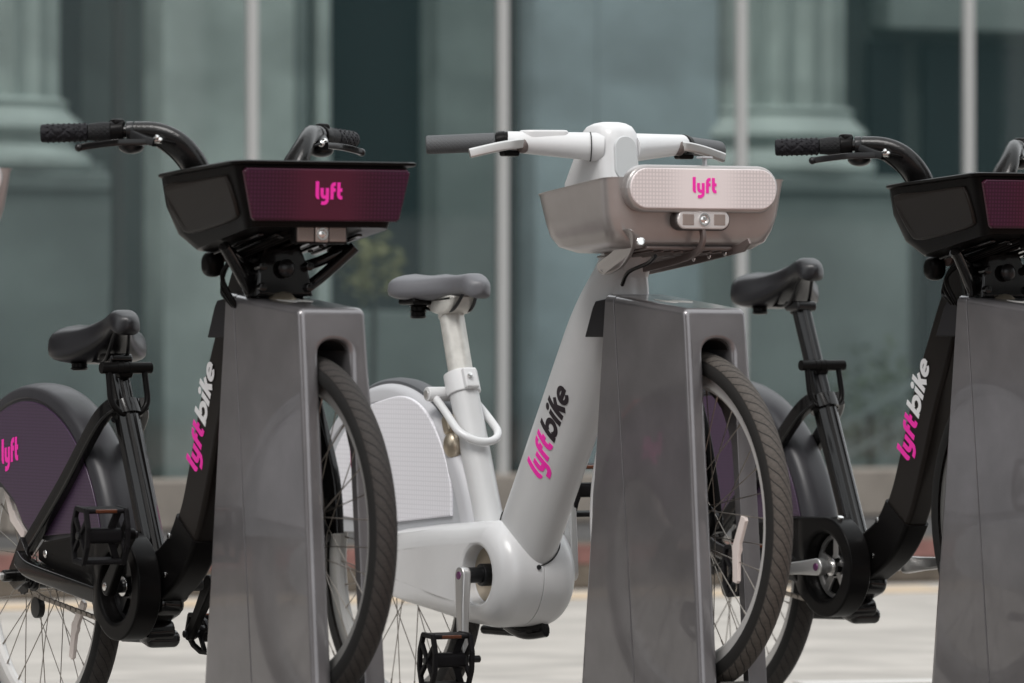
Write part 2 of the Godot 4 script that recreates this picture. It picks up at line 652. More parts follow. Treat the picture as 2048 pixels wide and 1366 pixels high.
# ------------------------------------------------------------------ lettering, built from strokes
func strokes(list: Array, w: float) -> Array:
	# every stroke is a run of points; the strokes of a letter are merged into outlines
	var polys := []
	for s in list:
		var run := PackedVector2Array(s)
		for g in Geometry2D.offset_polyline(run, w / 2, Geometry2D.JOIN_ROUND, Geometry2D.END_BUTT):
			polys.append(g)
	return polys

func word_lyft() -> Array:
	var out := []
	out.append(PackedVector2Array([Vector2(0, 1), Vector2(0, 0.2), Vector2(0.04, 0.09), Vector2(0.11, 0.02), Vector2(0.2, 0), Vector2(0.23, 0.0), Vector2(0.235, 0.1), Vector2(0.21, 0.2), Vector2(0.21, 1)]))
	var y := [curve2([Vector2(0.41, 0.63), Vector2(0.41, 0.3), Vector2(0.46, 0.16), Vector2(0.56, 0.12), Vector2(0.69, 0.13)]), curve2([Vector2(0.74, 0.63), Vector2(0.74, 0.0), Vector2(0.69, -0.14), Vector2(0.58, -0.21), Vector2(0.37, -0.215)])]
	var f := [curve2([Vector2(1.04, 0), Vector2(1.04, 0.66), Vector2(1.08, 0.79), Vector2(1.15, 0.845), Vector2(1.26, 0.855)]), [Vector2(1.04, 0.525), Vector2(1.26, 0.525)]]
	var t := [curve2([Vector2(1.46, 0.95), Vector2(1.46, 0.3), Vector2(1.50, 0.15), Vector2(1.57, 0.1), Vector2(1.68, 0.1)]), [Vector2(1.46, 0.525), Vector2(1.68, 0.525)]]
	for k in [y, f, t]:
		out.append_array(strokes(k, 0.2))
	return out

func word_bike() -> Array:
	var out := []
	var ring := func(c: Vector2, r: float, a0: float, a1: float) -> PackedVector2Array:
		var q := PackedVector2Array()
		for i in 19:
			var a := deg_to_rad(lerpf(a0, a1, i / 18.0))
			q.append(c + Vector2(cos(a), sin(a)) * r)
		return q
	out.append_array(strokes([[Vector2(0.1, 1), Vector2(0.1, 0)]], 0.2))
	out.append_array(strokes([ring.call(Vector2(0.40, 0.34), 0.245, -150, 30), ring.call(Vector2(0.40, 0.34), 0.245, 26, 152)], 0.2))
	out.append_array(strokes([[Vector2(0.88, 0.67), Vector2(0.88, 0)]], 0.2))
	out.append(MB.oval(0.125, 0.125, 14))
	for i in out[-1].size():
		out[-1][i] += Vector2(0.88, 0.88)
	out.append_array(strokes([[Vector2(1.18, 1), Vector2(1.18, 0)], [Vector2(1.2, 0.3), Vector2(1.52, 0.67)], [Vector2(1.32, 0.42), Vector2(1.55, 0)]], 0.2))
	out.append_array(strokes([ring.call(Vector2(1.95, 0.33), 0.245, 8, 190), ring.call(Vector2(1.95, 0.33), 0.245, 186, 318), [Vector2(1.72, 0.33), Vector2(2.27, 0.33)]], 0.17))
	return out

# lays outlines as a thin raised print; place maps (x, y, height) to a point
func print_word(called: String, outlines: Array, material: String, parent: Node, place: Callable, thick := 0.0006) -> void:
	var b := MB.new()
	var lift := 0.0
	for poly in outlines:
		if poly.size() < 3:
			continue
		lift += 0.00006
		var up := lift
		for band in 14:
			var y0 := -0.5 + 0.125 * band
			var strip := PackedVector2Array([Vector2(-1, y0), Vector2(4, y0), Vector2(4, y0 + 0.125), Vector2(-1, y0 + 0.125)])
			for piece in Geometry2D.intersect_polygons(poly, strip):
				if piece.size() > 2:
					b.extrude(piece, 0.0, thick, 0, 0, func(v): return place.call(v.x, v.y, v.z + up))
	part(called, b, material, parent)


# ------------------------------------------------------------------ wheels
var shared := {}

func wheel(called: String, parent: Node, at: Vector3, tyre: String, rim: String, hub_size: Vector2, turn := 0.0) -> Node3D:
	var w := hub_node(called, parent, at)
	w.rotation.z = turn
	if not shared.has("tyre"):
		var flat := Transform3D(Basis(Vector3.RIGHT, Vector3(0, 0, 1), Vector3(0, -1, 0)), Vector3.ZERO)
		var b := MB.new()
		var prof := PackedVector2Array()
		for i in 21:
			var a := deg_to_rad(lerpf(-206, 26, i / 20.0))
			prof.append(Vector2(0.3075 + 0.0275 * sin(-a), 0.0262 * cos(a)))
		prof.reverse()
		b.lathe(prof, 112, flat, false, 0.0, TAU, Vector2(1, 1))
		shared.tyre = b.done(60)
		b = MB.new()
		b.lathe(PackedVector2Array([Vector2(0.2640, -0.0075), Vector2(0.2620, 0), Vector2(0.2640, 0.0075), Vector2(0.271, 0.0130), Vector2(0.293, 0.0145), Vector2(0.2985, 0.0150), Vector2(0.2985, -0.0150), Vector2(0.293, -0.0145), Vector2(0.271, -0.0130)]), 112, flat, true)
		shared.rim = b.done(25)
		b = MB.new()
		b.rod(Vector3.ZERO, Vector3(0, 0.2475, 0), 0.00115, 6)
		b.rod(Vector3(0, 0.236, 0), Vector3(0, 0.2495, 0), 0.0021, 6)
		shared.spoke = b.done()
	part("tyre", shared.tyre, tyre, w)
	part("rim", shared.rim, rim, w)
	var h := MB.new()
	h.rod(Vector3(0, 0, -hub_size.y), Vector3(0, 0, hub_size.y), hub_size.x, 20, 0.004)
	for s in [-1.0, 1.0]:
		h.rod(Vector3(0, 0, s * 0.026), Vector3(0, 0, s * 0.030), 0.034, 24, 0.001)
	h.rod(Vector3(0, 0, -hub_size.y - 0.02), Vector3(0, 0, hub_size.y + 0.02), 0.0055, 10)
	part("hub", h, "black_metal", w)
	for i in 32:
		var side := 1.0 if i % 2 == 0 else -1.0
		var cross := 1.0 if (i / 2) % 2 == 0 else -1.0
		var ar := TAU * i / 32.0
		var ah := ar + cross * deg_to_rad(63)
		var a := Vector3(cos(ah) * 0.031, sin(ah) * 0.031, side * 0.029)
		var c := Vector3(cos(ar) * 0.264, sin(ar) * 0.264, side * 0.003)
		var y := (c - a).normalized()
		var x := y.cross(Vector3(0, 0, 1)).normalized()
		var s := part("spoke", shared.spoke, "spoke_steel", w)
		s.transform = Transform3D(Basis(x, y * ((c - a).length() / 0.2495), x.cross(y)), a)
	return w

func spoke_reflector(parent: Node, at: Vector3, turn: float) -> void:
	var b := MB.new()
	var q := PackedVector2Array()
	for k in [Vector2(-0.066, -0.007), Vector2(-0.06, -0.013), Vector2(-0.012, -0.010), Vector2(0, -0.014), Vector2(0.012, -0.010), Vector2(0.06, -0.013), Vector2(0.066, -0.007), Vector2(0.066, 0.006), Vector2(0.012, 0.011), Vector2(0, 0.015), Vector2(-0.012, 0.011), Vector2(-0.066, 0.006)]:
		q.append(Vector2(k.x, k.y - k.x * k.x * 2.2))
	b.extrude(q, -0.004, 0.004, 0.0012, 0.0012)
	var o := part("spoke_reflector", b, "reflector_white", parent)
	o.position = at
	o.rotation.z = turn

# a platform pedal hanging from its crank; its axle runs along z, the plates up and down
func pedal(parent: Node, at: Vector3, side: float, tilt: float) -> void:
	var n := hub_node("pedal", parent, at)
	n.rotation.z = tilt
	var b := MB.new()
	b.rod(Vector3(0, 0, -side * 0.03), Vector3(0, 0, side * 0.10), 0.0075, 12, 0.001)
	part("axle", b, "black_metal", n)
	var cage := MB.new()
	var hex := [Vector2(-0.020, -0.052), Vector2(0.020, -0.052), Vector2(0.032, -0.018), Vector2(0.032, 0.018), Vector2(0.020, 0.052), Vector2(-0.020, 0.052), Vector2(-0.032, 0.018), Vector2(-0.032, -0.018)]
	for z in [0.006, 0.092]:
		for i in 8:
			var a: Vector2 = hex[i]
			var c: Vector2 = hex[(i + 1) % 8]
			var q := PackedVector3Array([Vector3(a.x, a.y, side * z), Vector3(c.x, c.y, side * z)])
			cage.sweep(q, MB.rounded(0.0045, 0.0048, 0.0015, 2), Vector2.ONE, Vector3(0, 0, 1))
			cage.ball(q[0], Vector3.ONE * 0.0046, 8)
		for r in [Vector2(0.026, 0.034), Vector2(-0.026, 0.034)]:
			var d: Vector2 = r
			cage.sweep(PackedVector3Array([Vector3(-d.x, -d.y, side * z), Vector3(d.x, d.y, side * z)]), MB.rounded(0.004, 0.004, 0.001, 2), Vector2.ONE, Vector3(0, 0, 1))
	for y in [-0.050, 0.050]:
		cage.box(Vector3(0.044, 0.010, 0.088), Vector3(0, y, side * 0.049), 0.003)
	cage.box(Vector3(0.030, 0.030, 0.085), Vector3(0, 0, side * 0.049), 0.006)
	for k in [-1.0, 1.0]:
		cage.sweep(PackedVector3Array([Vector3(0, 0.005 * k, side * 0.03), Vector3(0, 0.050 * k, side * 0.012)]), MB.rounded(0.007, 0.004, 0.001, 2), Vector2.ONE, Vector3(1, 0, 0))
	part("cage", cage, "pedal_black", n)
	for x in [-1.0, 1.0]:
		var r := MB.new()
		r.box(Vector3(0.006, 0.0075, 0.046), Vector3(x * 0.0200, 0.050, side * 0.049), 0.0015)
		part("reflector", r, "reflector_amber", n)

func crank(parent: Node, a: Vector2, b: Vector2, z: float, side: float, material: String, bolt: String) -> Node:
	# an arm from the bracket axle a to the pedal axle b, standing off at z; it leans outwards towards the pedal
	var m := MB.new()
	var l := (b - a).length()
	var d := (b - a).normalized()
	var across := Vector2(-d.y, d.x)
	var poly := PackedVector2Array()
	for i in 9:
		var t := PI / 2 + PI * i / 8
		poly.append(Vector2(cos(t) * 0.0185, sin(t) * 0.0185))
	poly.append(Vector2(l * 0.35, -0.0145)); poly.append(Vector2(l * 0.8, -0.0115))
	for i in 9:
		var t := -PI / 2 + PI * i / 8
		poly.append(Vector2(l + cos(t) * 0.013, sin(t) * 0.013))
	poly.append(Vector2(l * 0.8, 0.0115)); poly.append(Vector2(l * 0.35, 0.0145))
	var warp := func(q: Vector3) -> Vector3:
		var out := smoothstep(0.02, 0.10, q.x) * 0.012
		var thin := lerpf(1.0, 0.75, smoothstep(0.0, l, q.x))
		var flat := a + d * q.x + across * q.y
		return Vector3(flat.x, flat.y, z + side * (out + q.z * thin))
	m.extrude(poly, -0.010, 0.010, 0.0035, 0.0035, warp)
	var o := part("crank_arm", m, material, parent)
	var c := MB.new()
	c.rod(Vector3(a.x, a.y, z + side * 0.006), Vector3(a.x, a.y, z + side * 0.0125), 0.0085, 16, 0.001)
	part("crank_bolt", c, bolt, o)
	return o


# ------------------------------------------------------------------ saddles
func saddle_mesh(length: float, nose_up: float, plump: float) -> ArrayMesh:
	# the saddle points along x; origin over its clamp
	var b := MB.new()
	var rings := []
	var n := 26
	for i in n + 1:
		var s := float(i) / n
		var x := (-0.52 + s) * length
		var half := lerpf(0.106, 0.031, smoothstep(0.10, 0.72, s))
		var endr := sqrt(maxf(0.0, 1.0 - pow(maxf(0.0, 1.0 - s / 0.20), 2.4)))
		var noser := sqrt(maxf(0.0, 1.0 - pow(maxf(0.0, (s - 0.86) / 0.14), 2.2)))
		half *= maxf(0.12, lerpf(0.45, 1.0, endr)) * maxf(0.25, noser)
		var top := 0.0 + nose_up * smoothstep(0.35, 0.9, s) - 0.020 * maxf(0.0, (s - 0.86) / 0.14) + 0.006 * (1 - smoothstep(0, 0.35, s)) - 0.016 * (1.0 - endr)
		var deep := lerpf(0.075 * plump, 0.046, smoothstep(0.15, 0.8, s)) * lerpf(0.55, 1.0, endr) * lerpf(0.55, 1.0, noser)
		var ring := PackedVector3Array()
		var m := 24
		for k in m:
			var a := TAU * k / m
			var c := cos(a)
			var q := sin(a)
			var z := half * signf(c) * pow(absf(c), 0.75)
			var y: float
			if q >= 0:
				y = pow(q, 0.72) * deep * 0.62 - deep * 0.62
				y -= 0.005 * exp(-pow(z / 0.014, 2)) * (1 - smoothstep(0.6, 0.95, s)) * q
			else:
				y = -deep * 0.62 - pow(-q, 0.55) * deep * 0.38
			ring.append(Vector3(x, top + y, z))
		rings.append(ring)
	b.loft(rings)
	return b.done(70)

func saddle(parent: Node, at: Vector3, material: String, nose_up: float, plump := 1.0, tilt := 0.0, turn := 0.0) -> void:
	var n := hub_node("saddle", parent, at)
	n.rotation = Vector3(0, turn, tilt)
	part("cushion", saddle_mesh(0.262, nose_up, plump), material, n)
	var r := MB.new()
	for z in [-0.022, 0.022]:
		r.tube(curve([Vector3(-0.085, -0.062, z * 2.1), Vector3(-0.05, -0.074, z), Vector3(0.03, -0.074, z), Vector3(0.07, -0.04 + nose_up * 0.5, z * 0.7), Vector3(0.10, -0.030 + nose_up, z * 0.45)]), 0.0038, 8)
	part("seat_rails", r, "black_metal", n)
	var s := MB.new()
	for z in [-0.045, 0.045]:
		s.rod(Vector3(-0.075, -0.092, z), Vector3(-0.075, -0.045, z), 0.016, 14, 0.003)
		for k in 4:
			s.lathe(PackedVector2Array([Vector2(0.016, -0.0018), Vector2(0.0195, 0), Vector2(0.016, 0.0018)]), 14, Transform3D(Basis.IDENTITY, Vector3(-0.075, -0.088 + 0.011 * k, z)))
	s.box(Vector3(0.07, 0.014, 0.15), Vector3(-0.075, -0.056, 0), 0.006)
	part("springs", s, "black_satin", n)


# ------------------------------------------------------------------ the black bike
func ring_of(corners: Array, r: Array, v_of: Callable, n := 5) -> PackedVector3Array:
	# corners: (u, w) points; each rounded by r[i]; v_of(u, w) gives the height
	var out := PackedVector3Array()
	var m := corners.size()
	for i in m:
		var a: Vector2 = corners[(i + m - 1) % m]
		var b: Vector2 = corners[i]
		var c: Vector2 = corners[(i + 1) % m]
		var d0 := (a - b).normalized()
		var d1 := (c - b).normalized()
		var rr: float = r[i]
		var s := b + d0 * rr
		var e := b + d1 * rr
		for k in n + 1:
			var t := float(k) / n
			var q := s.lerp(b, t).lerp(b.lerp(e, t), t)
			out.append(Vector3(q.x, v_of.call(q.x, q.y), q.y))
	return out

func basket_ring(ur: float, uf: float, hr: float, hf: float, vr: float, vf: float, rr: float, rf: float) -> PackedVector3Array:
	var f := func(u: float, _w: float) -> float: return lerpf(vr, vf, clampf((u - ur) / (uf - ur), 0.0, 1.0))
	return ring_of([Vector2(uf, hf), Vector2(uf, -hf), Vector2(ur, -hr), Vector2(ur, hr)], [rf, rf, rr, rr], f)

func black_bike(called: String, at: Vector3, o_: Dictionary) -> Node3D:
	var t := Node3D.new()
	t.name = called
	add_child(t, true)
	t.position = at
	t.rotation.y = deg_to_rad(YAW + o_.get("yaw", 0.0))
	var hubr := Vector3(-1.14, 0.335, 0)
	var bb := Vector2(-0.61, 0.335)
	# wheels
	var fw := wheel("front_wheel", t, Vector3(0, 0.462, 0), o_.front_tyre, "rim_grey", Vector2(0.024, 0.045), 0.11)
	var rw := wheel("rear_wheel", t, hubr, "tyre_dark", "rim_silver", Vector2(0.028, 0.04), 0.03)
	spoke_reflector(rw, Vector3(-0.125, 0.12, 0.012), deg_to_rad(132))
	spoke_reflector(rw, Vector3(0.165, -0.105, 0.012), deg_to_rad(62))
	# fork and head
	var b := MB.new()
	for s in [-1.0, 1.0]:
		b.sweep(curve([Vector3(-0.165, 0.86, s * 0.035), Vector3(-0.125, 0.81, s * 0.045), Vector3(-0.050, 0.66, s * 0.047), Vector3(0.005, 0.55, s * 0.047), Vector3(0.018, 0.455, s * 0.047)]), MB.rounded(0.036, 0.010, 0.006, 3), Vector2.ONE, Vector3(0, 0, 1))
	b.box(Vector3(0.06, 0.04, 0.12), Vector3(-0.155, 0.845, 0), 0.012)
	part("fork", b, "black_gloss", t)
	b = MB.new()
	b.rod(Vector3(-0.155, 0.84, 0), Vector3(-0.213, 1.02, 0), 0.034, 24, 0.003)
	b.rod(Vector3(-0.166, 0.872, 0), Vector3(-0.170, 0.884, 0), 0.041, 24, 0.003)
	part("head_tube", b, "black_gloss", t)
	b = MB.new()
	# the cast bracket that carries the basket
	var br := PackedVector2Array([Vector2(-0.062, 0.905), Vector2(0.062, 0.905), Vector2(0.054, 0.965), Vector2(0.040, 1.0), Vector2(-0.040, 1.0), Vector2(-0.054, 0.965)])
	b.extrude(br, -0.13, -0.085, 0.006, 0.008, func(q): return Vector3(q.z + (q.y - 0.95) * -0.12, q.y, -q.x))
	for y in [0.922, 0.962]:
		for z in [-0.05, 0.05]:
			b.rod(Vector3(-0.10, y, z), Vector3(-0.072, y, z), 0.0085, 12, 0.002)
	part("basket_bracket", b, "black_gloss", t)
	b = MB.new()
	b.ball(Vector3(-0.075, 0.958, 0.0), Vector3(0.010, 0.018, 0.018), 12)
	part("bracket_plug", b, "black_metal", t)
	b = MB.new()
	b.lathe(PackedVector2Array([Vector2(0, 0.022), Vector2(0.016, 0.018), Vector2(0.027, 0.008), Vector2(0.030, 0)]), 18, Transform3D(Basis.IDENTITY, Vector3(-0.085, 0.893, 0.004)))
	part("bell_dome", b, "bronze", t)
	b = MB.new()
	for s in [-1.0, 1.0]:
		b.tube(curve([Vector3(-0.14, 0.955, s * 0.045), Vector3(-0.10, 0.972, s * 0.085), Vector3(-0.075, 0.998, s * 0.135)]), 0.0105, 12)
		b.tube(curve([Vector3(-0.13, 0.905, s * 0.045), Vector3(-0.095, 0.942, s * 0.085), Vector3(-0.06, 1.0, s * 0.14)]), 0.0115, 12)
	part("basket_strut", b, "black_gloss", t)
	b = MB.new()
	b.rod(Vector3(-0.215, 0.988, 0.050), Vector3(-0.205, 0.988, 0.068), 0.017, 18, 0.004)
	part("pivot_joint", b, "rack_brown", t)
	b = MB.new()
	b.box(Vector3(0.05, 0.05, 0.035), Vector3(-0.222, 0.967, 0.082), 0.014)
	part("cable_port", b, "black_satin", t)
	b = MB.new()
	b.rod(Vector3(-0.115, 0.995, -0.11), Vector3(-0.105, 0.993, -0.145), 0.017, 16, 0.010)
	part("cable_port", b, "black_satin", t)
	for k in 3:
		b = MB.new()
		var o := 0.012 * k
		b.tube(curve([Vector3(0.05 - o, 1.03, 0.02 + o), Vector3(-0.02, 1.005, 0.055 + o), Vector3(-0.12 - o, 0.975, 0.085), Vector3(-0.17 - o * 2, 0.945 - o, 0.088 - o), Vector3(-0.165 - o, 0.90, 0.07), Vector3(-0.16, 0.86, 0.04)], 7), 0.0048 - 0.0006 * k, 8)
		part("cable", b, "black_satin", t)
	# down tube: a boxed beam, swept from the head down to the bracket
	var mid := curve([Vector3(-0.215, 0.965, 0), Vector3(-0.255, 0.89, 0), Vector3(-0.300, 0.79, 0), Vector3(-0.345, 0.69, 0), Vector3(-0.389, 0.575, 0), Vector3(-0.432, 0.475, 0), Vector3(-0.49, 0.40, 0), Vector3(-0.575, 0.352, 0)], 8)
	var sc := PackedVector2Array()
	for i in mid.size():
		var s := float(i) / (mid.size() - 1)
		sc.append(Vector2(lerpf(0.80, 1.0, smoothstep(0.0, 0.35, s)), lerpf(0.82, 1.02, smoothstep(0.0, 0.5, s))))
	b = MB.new()
	b.sweep(mid, PackedVector2Array(MB.rounded(0.046, 0.0265, 0.010, 3)), Array(sc), Vector3(0, 0, 1))
	part("down_tube", b, "tube_brown_black", t)
	b = MB.new()
	b.sweep(mid.slice(42), PackedVector2Array(MB.rounded(0.0485, 0.029, 0.010, 3)), Vector2(1.03, 1.06), Vector3(0, 0, 1))
	part("tube_sleeve", b, "black_satin", t)
	var dir := Vector2(0.365, 0.931).normalized()      # up the tube
	var off := Vector2(-dir.y, dir.x)
	var h := 0.0535
	var base := Vector2(-0.400, 0.561)
	var lay := func(x: float, y: float, z: float) -> Vector3:
		var q := base + dir * (x + (y * 0.22)) * h + off * (y - 0.05) * h
		return Vector3(q.x, q.y, 0.0272 + z)
	var lyft := word_lyft()
	print_word("lettering", lyft, "pink_print", t, lay)
	var lay2 := func(x: float, y: float, z: float) -> Vector3: return lay.call(x + 1.86, y, z)
	print_word("lettering", word_bike(), "white_print", t, lay2)
	for q in [Vector3(-0.512, 0.436, 0.029), Vector3(-0.53, 0.36, 0.029)]:
		b = MB.new()
		b.rod(q, q + Vector3(0, 0, 0.004), 0.006, 12, 0.001)
		part("frame_bolt", b, "chrome", t)
	# seat tube: a grooved extrusion
	var star := PackedVector2Array()
	for i in 24:
		var a := TAU * i / 24
		var r := 0.0275 if i % 3 != 0 else 0.0245
		star.append(Vector2(cos(a) * r * 1.05, sin(a) * r * 0.9))
	var st0 := Vector3(-0.625, 0.365, 0)
	var st1 := Vector3(-0.765, 0.675, 0)
	b = MB.new()
	b.sweep(PackedVector3Array([st0, st0.lerp(st1, 0.5), st1]), star, Vector2.ONE, Vector3(0, 0, 1))
	part("seat_tube", b, "black_gloss", t)
	b = MB.new()
	b.sweep(PackedVector3Array([st1.lerp(st0, 0.03), st1, st1 + Vector3(-0.008, 0.016, 0)]), MB.oval(0.034, 0.032, 22), Vector2.ONE, Vector3(0, 0, 1))
	part("seat_collar", b, "black_gloss", t)
	var lift: float = o_.get("seat_lift", 0.0)
	var along := Vector3(-0.40, 0.916, 0)
	var top := Vector3(-0.812, 0.782, 0) + along * lift
	b = MB.new()
	var star2 := PackedVector2Array()
	for q in star:
		star2.append(q * 0.80)
	b.sweep(PackedVector3Array([st1, st1.lerp(top, 0.5), top]), star2, Vector2.ONE, Vector3(0, 0, 1))
	b.box(Vector3(0.06, 0.022, 0.05), top + Vector3(0, 0.0, 0), 0.006)
	part("seat_post", b, "black_metal" if lift > 0.05 else "black_gloss", t)
	saddle(t, top + Vector3(-0.022 if lift < 0.05 else -0.034, 0.072 if lift < 0.05 else 0.078, 0), "saddle_black", 0.024, 1.1, deg_to_rad(3), deg_to_rad(-9))
	# lock: a bar across the seat tube and a hanging shackle
	var lk := Vector3(-0.765, 0.764, 0) if lift < 0.05 else Vector3(-0.772, 0.762, 0)
	b = MB.new()
	b.rod(lk + Vector3(0, 0, 0.056), lk + Vector3(0, 0, -0.056), 0.0118, 20, 0.002)
	for z in [0.012, 0.004, -0.004]:
		b.lathe(PackedVector2Array([Vector2(0.0118, -0.003), Vector2(0.0128, -0.0025), Vector2(0.0128, 0.0025), Vector2(0.0118, 0.003)]), 20, Transform3D(Basis(Vector3.RIGHT, Vector3(0, 0, 1), Vector3(0, -1, 0)), lk + Vector3(0, 0, z * 1.6)))
	b.box(Vector3(0.035, 0.03, 0.03), lk + Vector3(-0.012, -0.006, 0.0), 0.006)
	var lock := part("lock_bar", b, "black_satin", t)
	b = MB.new()
	var dn := Vector3(0.022, -0.094, 0)
	var pts := [lk + Vector3(0.002, -0.006, 0.040)]
	pts.append(lk + dn * 0.45 + Vector3(0, 0, 0.041))
	for i in 9:
		var a := PI * i / 8
		pts.append(lk + dn * (0.62 + 0.38 * sin(a)) + Vector3(0.0, 0, 0.041 * cos(a)))
	pts.append(lk + dn * 0.45 + Vector3(0, 0, -0.041))
	pts.append(lk + Vector3(0.002, -0.006, -0.040))
	b.tube(curve(pts, 3), 0.0062, 12)
	part("shackle", b, "black_satin", lock)
	# stays and drop-outs
	for s in [1.0, -1.0]:
		b = MB.new()
		b.sweep(curve([Vector3(-0.755, 0.690, s * 0.030), Vector3(-0.80, 0.655, s * 0.046), Vector3(-0.95, 0.523, s * 0.050), Vector3(-1.115, 0.390, s * 0.055)]), PackedVector2Array(MB.rounded(0.017, 0.011, 0.006, 3)), Vector2.ONE, Vector3(0, 0, 1))
		part("seat_stay", b, "black_gloss", t)
		b = MB.new()
		b.sweep(curve([Vector3(-1.10, 0.372, s * 0.078), Vector3(-1.03, 0.352, s * 0.088), Vector3(-0.86, 0.330, s * 0.088), Vector3(-0.715, 0.308, s * (0.074 if s > 0 else 0.05))]), PackedVector2Array(MB.rounded(0.0165, 0.0105, 0.005, 3)), Vector2.ONE, Vector3(0, 0, 1))
		part("chain_stay", b, "black_gloss", t)
		b = MB.new()
		b.extrude(PackedVector2Array([Vector2(-1.112, 0.415), Vector2(-1.165, 0.350), Vector2(-1.166, 0.318), Vector2(-1.14, 0.306), Vector2(-1.085, 0.325), Vector2(-1.075, 0.375)]), 0, 0.010, 0.002, 0.002, func(q): return Vector3(q.x, q.y, s * (0.062 + q.z)))
		b.rod(Vector3(-1.14, 0.335, s * 0.07), Vector3(-1.14, 0.335, s * 0.098), 0.0125, 16, 0.003)
		part("dropout", b, "black_gloss", t)
		b = MB.new()
		b.rod(Vector3(-1.14, 0.335, s * 0.092), Vector3(-1.14, 0.335, s * 0.106), 0.0075, 12, 0.002)
		part("axle_nut", b, "aluminium", t)
	# rear fender with side panels
	var fend := hub_node("rear_fender", t)
	b = MB.new()
	var sec := PackedVector2Array()
	for i in 11:
		var a := PI * i / 10
		sec.append(Vector2(0.366 + 0.030 * pow(sin(a), 0.6), 0.043 * cos(a)))
	for i in 11:
		var a := PI * (10 - i) / 10
		sec.append(Vector2(0.362 + 0.028 * pow(sin(a), 0.6), 0.039 * cos(a)))
	b.lathe(sec, 72, Transform3D(Basis(Vector3.RIGHT, Vector3(0, 0, 1), Vector3(0, 1, 0)), hubr), true, deg_to_rad(-8), deg_to_rad(172))
	part("mudguard", b, "fender_grey", fend)
	var skirt := func(r: float, inset: float) -> PackedVector2Array:
		var q := PackedVector2Array()
		for i in 33:
			var a := deg_to_rad(lerpf(15 + inset * 130, 158 - inset * 100, i / 32.0))
			q.append(Vector2(hubr.x + cos(a) * r, hubr.y + sin(a) * r))
		for k in [Vector2(-1.36, 0.512), Vector2(-1.27, 0.512), Vector2(-1.205, 0.478), Vector2(-1.165, 0.435), Vector2(-1.13, 0.415), Vector2(-1.05, 0.408), Vector2(-0.90, 0.418)]:
			q.append(k + Vector2(0, inset))
		return q
	for s in [1.0, -1.0]:
		b = MB.new()
		b.extrude(skirt.call(0.374, 0.0), 0, 0.005, 0.0, 0.002, func(q): return Vector3(q.x, q.y, s * (0.034 + q.z)))
		part("skirt", b, "fender_grey", fend)
		b = MB.new()
		b.extrude(skirt.call(0.358, 0.011), 0, 0.0035, 0.0, 0.0016, func(q): return Vector3(q.x, q.y, s * (0.0392 + q.z)))
		part("skirt_panel", b, "purple_panel", fend)
		var ly := func(x: float, y: float, z: float) -> Vector3:
			var q := Vector2(-1.262, 0.560) + Vector2((x if s > 0 else 1.68 - x) * 0.048, y * 0.052 + (x if s > 0 else 1.68 - x) * 0.0065)
			return Vector3(q.x, q.y, s * (0.0428 + z))
		print_word("panel_lettering", lyft, "pink_print", fend, ly)
	b = MB.new()
	b.box(Vector3(0.022, 0.075, 0.06), hubr + Vector3(cos(deg_to_rad(122.5)) * 0.394, sin(deg_to_rad(122.5)) * 0.394, 0), 0.010, Basis(Vector3(0, 0, 1), deg_to_rad(122.5)))
	part("tail_light", b, "reflector_red", fend)
	# chain case, ring and cranks
	b = MB.new()
	var cc := Vector2(-0.620, 0.334)
	var plate := PackedVector2Array()
	for i in 41:
		var a := deg_to_rad(lerpf(-128, 96, i / 40.0))
		plate.append(cc + Vector2(cos(a), sin(a)) * 0.107)
	for k in [Vector2(-0.72, 0.4385), Vector2(-0.85, 0.427), Vector2(-1.01, 0.408), Vector2(-1.035, 0.395), Vector2(-1.035, 0.372), Vector2(-0.95, 0.350), Vector2(-0.80, 0.31)]:
		plate.append(k)
	var thin := func(q: Vector3) -> Vector3: return Vector3(q.x, q.y, lerpf(q.z, minf(q.z, 0.066), smoothstep(-0.70, -0.80, q.x)))
	b.extrude(plate, 0.046, 0.096, 0.003, 0.004, thin, 3, {"at": Vector2(-0.622, 0.335), "r": 0.071, "deep": 0.036, "lip": 0.007})
	part("chain_case", b, "black_satin", t)
	b = MB.new()
	b.rod(Vector3(-1.0, 0.384, 0.066), Vector3(-1.0, 0.384, 0.070), 0.0085, 14, 0.002)
	part("case_bolt", b, "chrome", t)
	b = MB.new()
	b.rod(Vector3(-0.585, 0.4335, 0.078), Vector3(-0.581, 0.4425, 0.078), 0.007, 14, 0.001)
	part("case_bolt", b, "chrome", t)
	b = MB.new()
	var ringp := PackedVector2Array()
	for i in 10:
		var a := TAU * i / 10 + 0.3
		var rr := 0.062 if i % 2 == 0 else 0.026
		for k in [-0.16, 0.16]:
			ringp.append(Vector2(bb.x - 0.008, bb.y) + Vector2(cos(a + k * (1 if i % 2 == 0 else 1.6)), sin(a + k * (1 if i % 2 == 0 else 1.6))) * rr)
	b.extrude(ringp, 0.0605, 0.067, 0.001, 0.0015)
	b.lathe(PackedVector2Array([Vector2(0.060, 0.0605), Vector2(0.069, 0.0605), Vector2(0.069, 0.0665), Vector2(0.060, 0.0665)]), 40, Transform3D(Basis(Vector3.RIGHT, Vector3(0, 0, 1), Vector3(0, -1, 0)), Vector3(bb.x - 0.008, bb.y, 0)), true)
	b.rod(Vector3(bb.x, bb.y, -0.09), Vector3(bb.x, bb.y, 0.108), 0.0135, 18, 0.002)
	part("chain_ring", b, o_.ring, t)
	b = MB.new()
	b.rod(Vector3(bb.x, bb.y, 0.068), Vector3(bb.x, bb.y, 0.086), 0.021, 22, 0.003)
	part("bracket_ring", b, "chrome", t)
	var ca: float = deg_to_rad(o_.crank_angle)
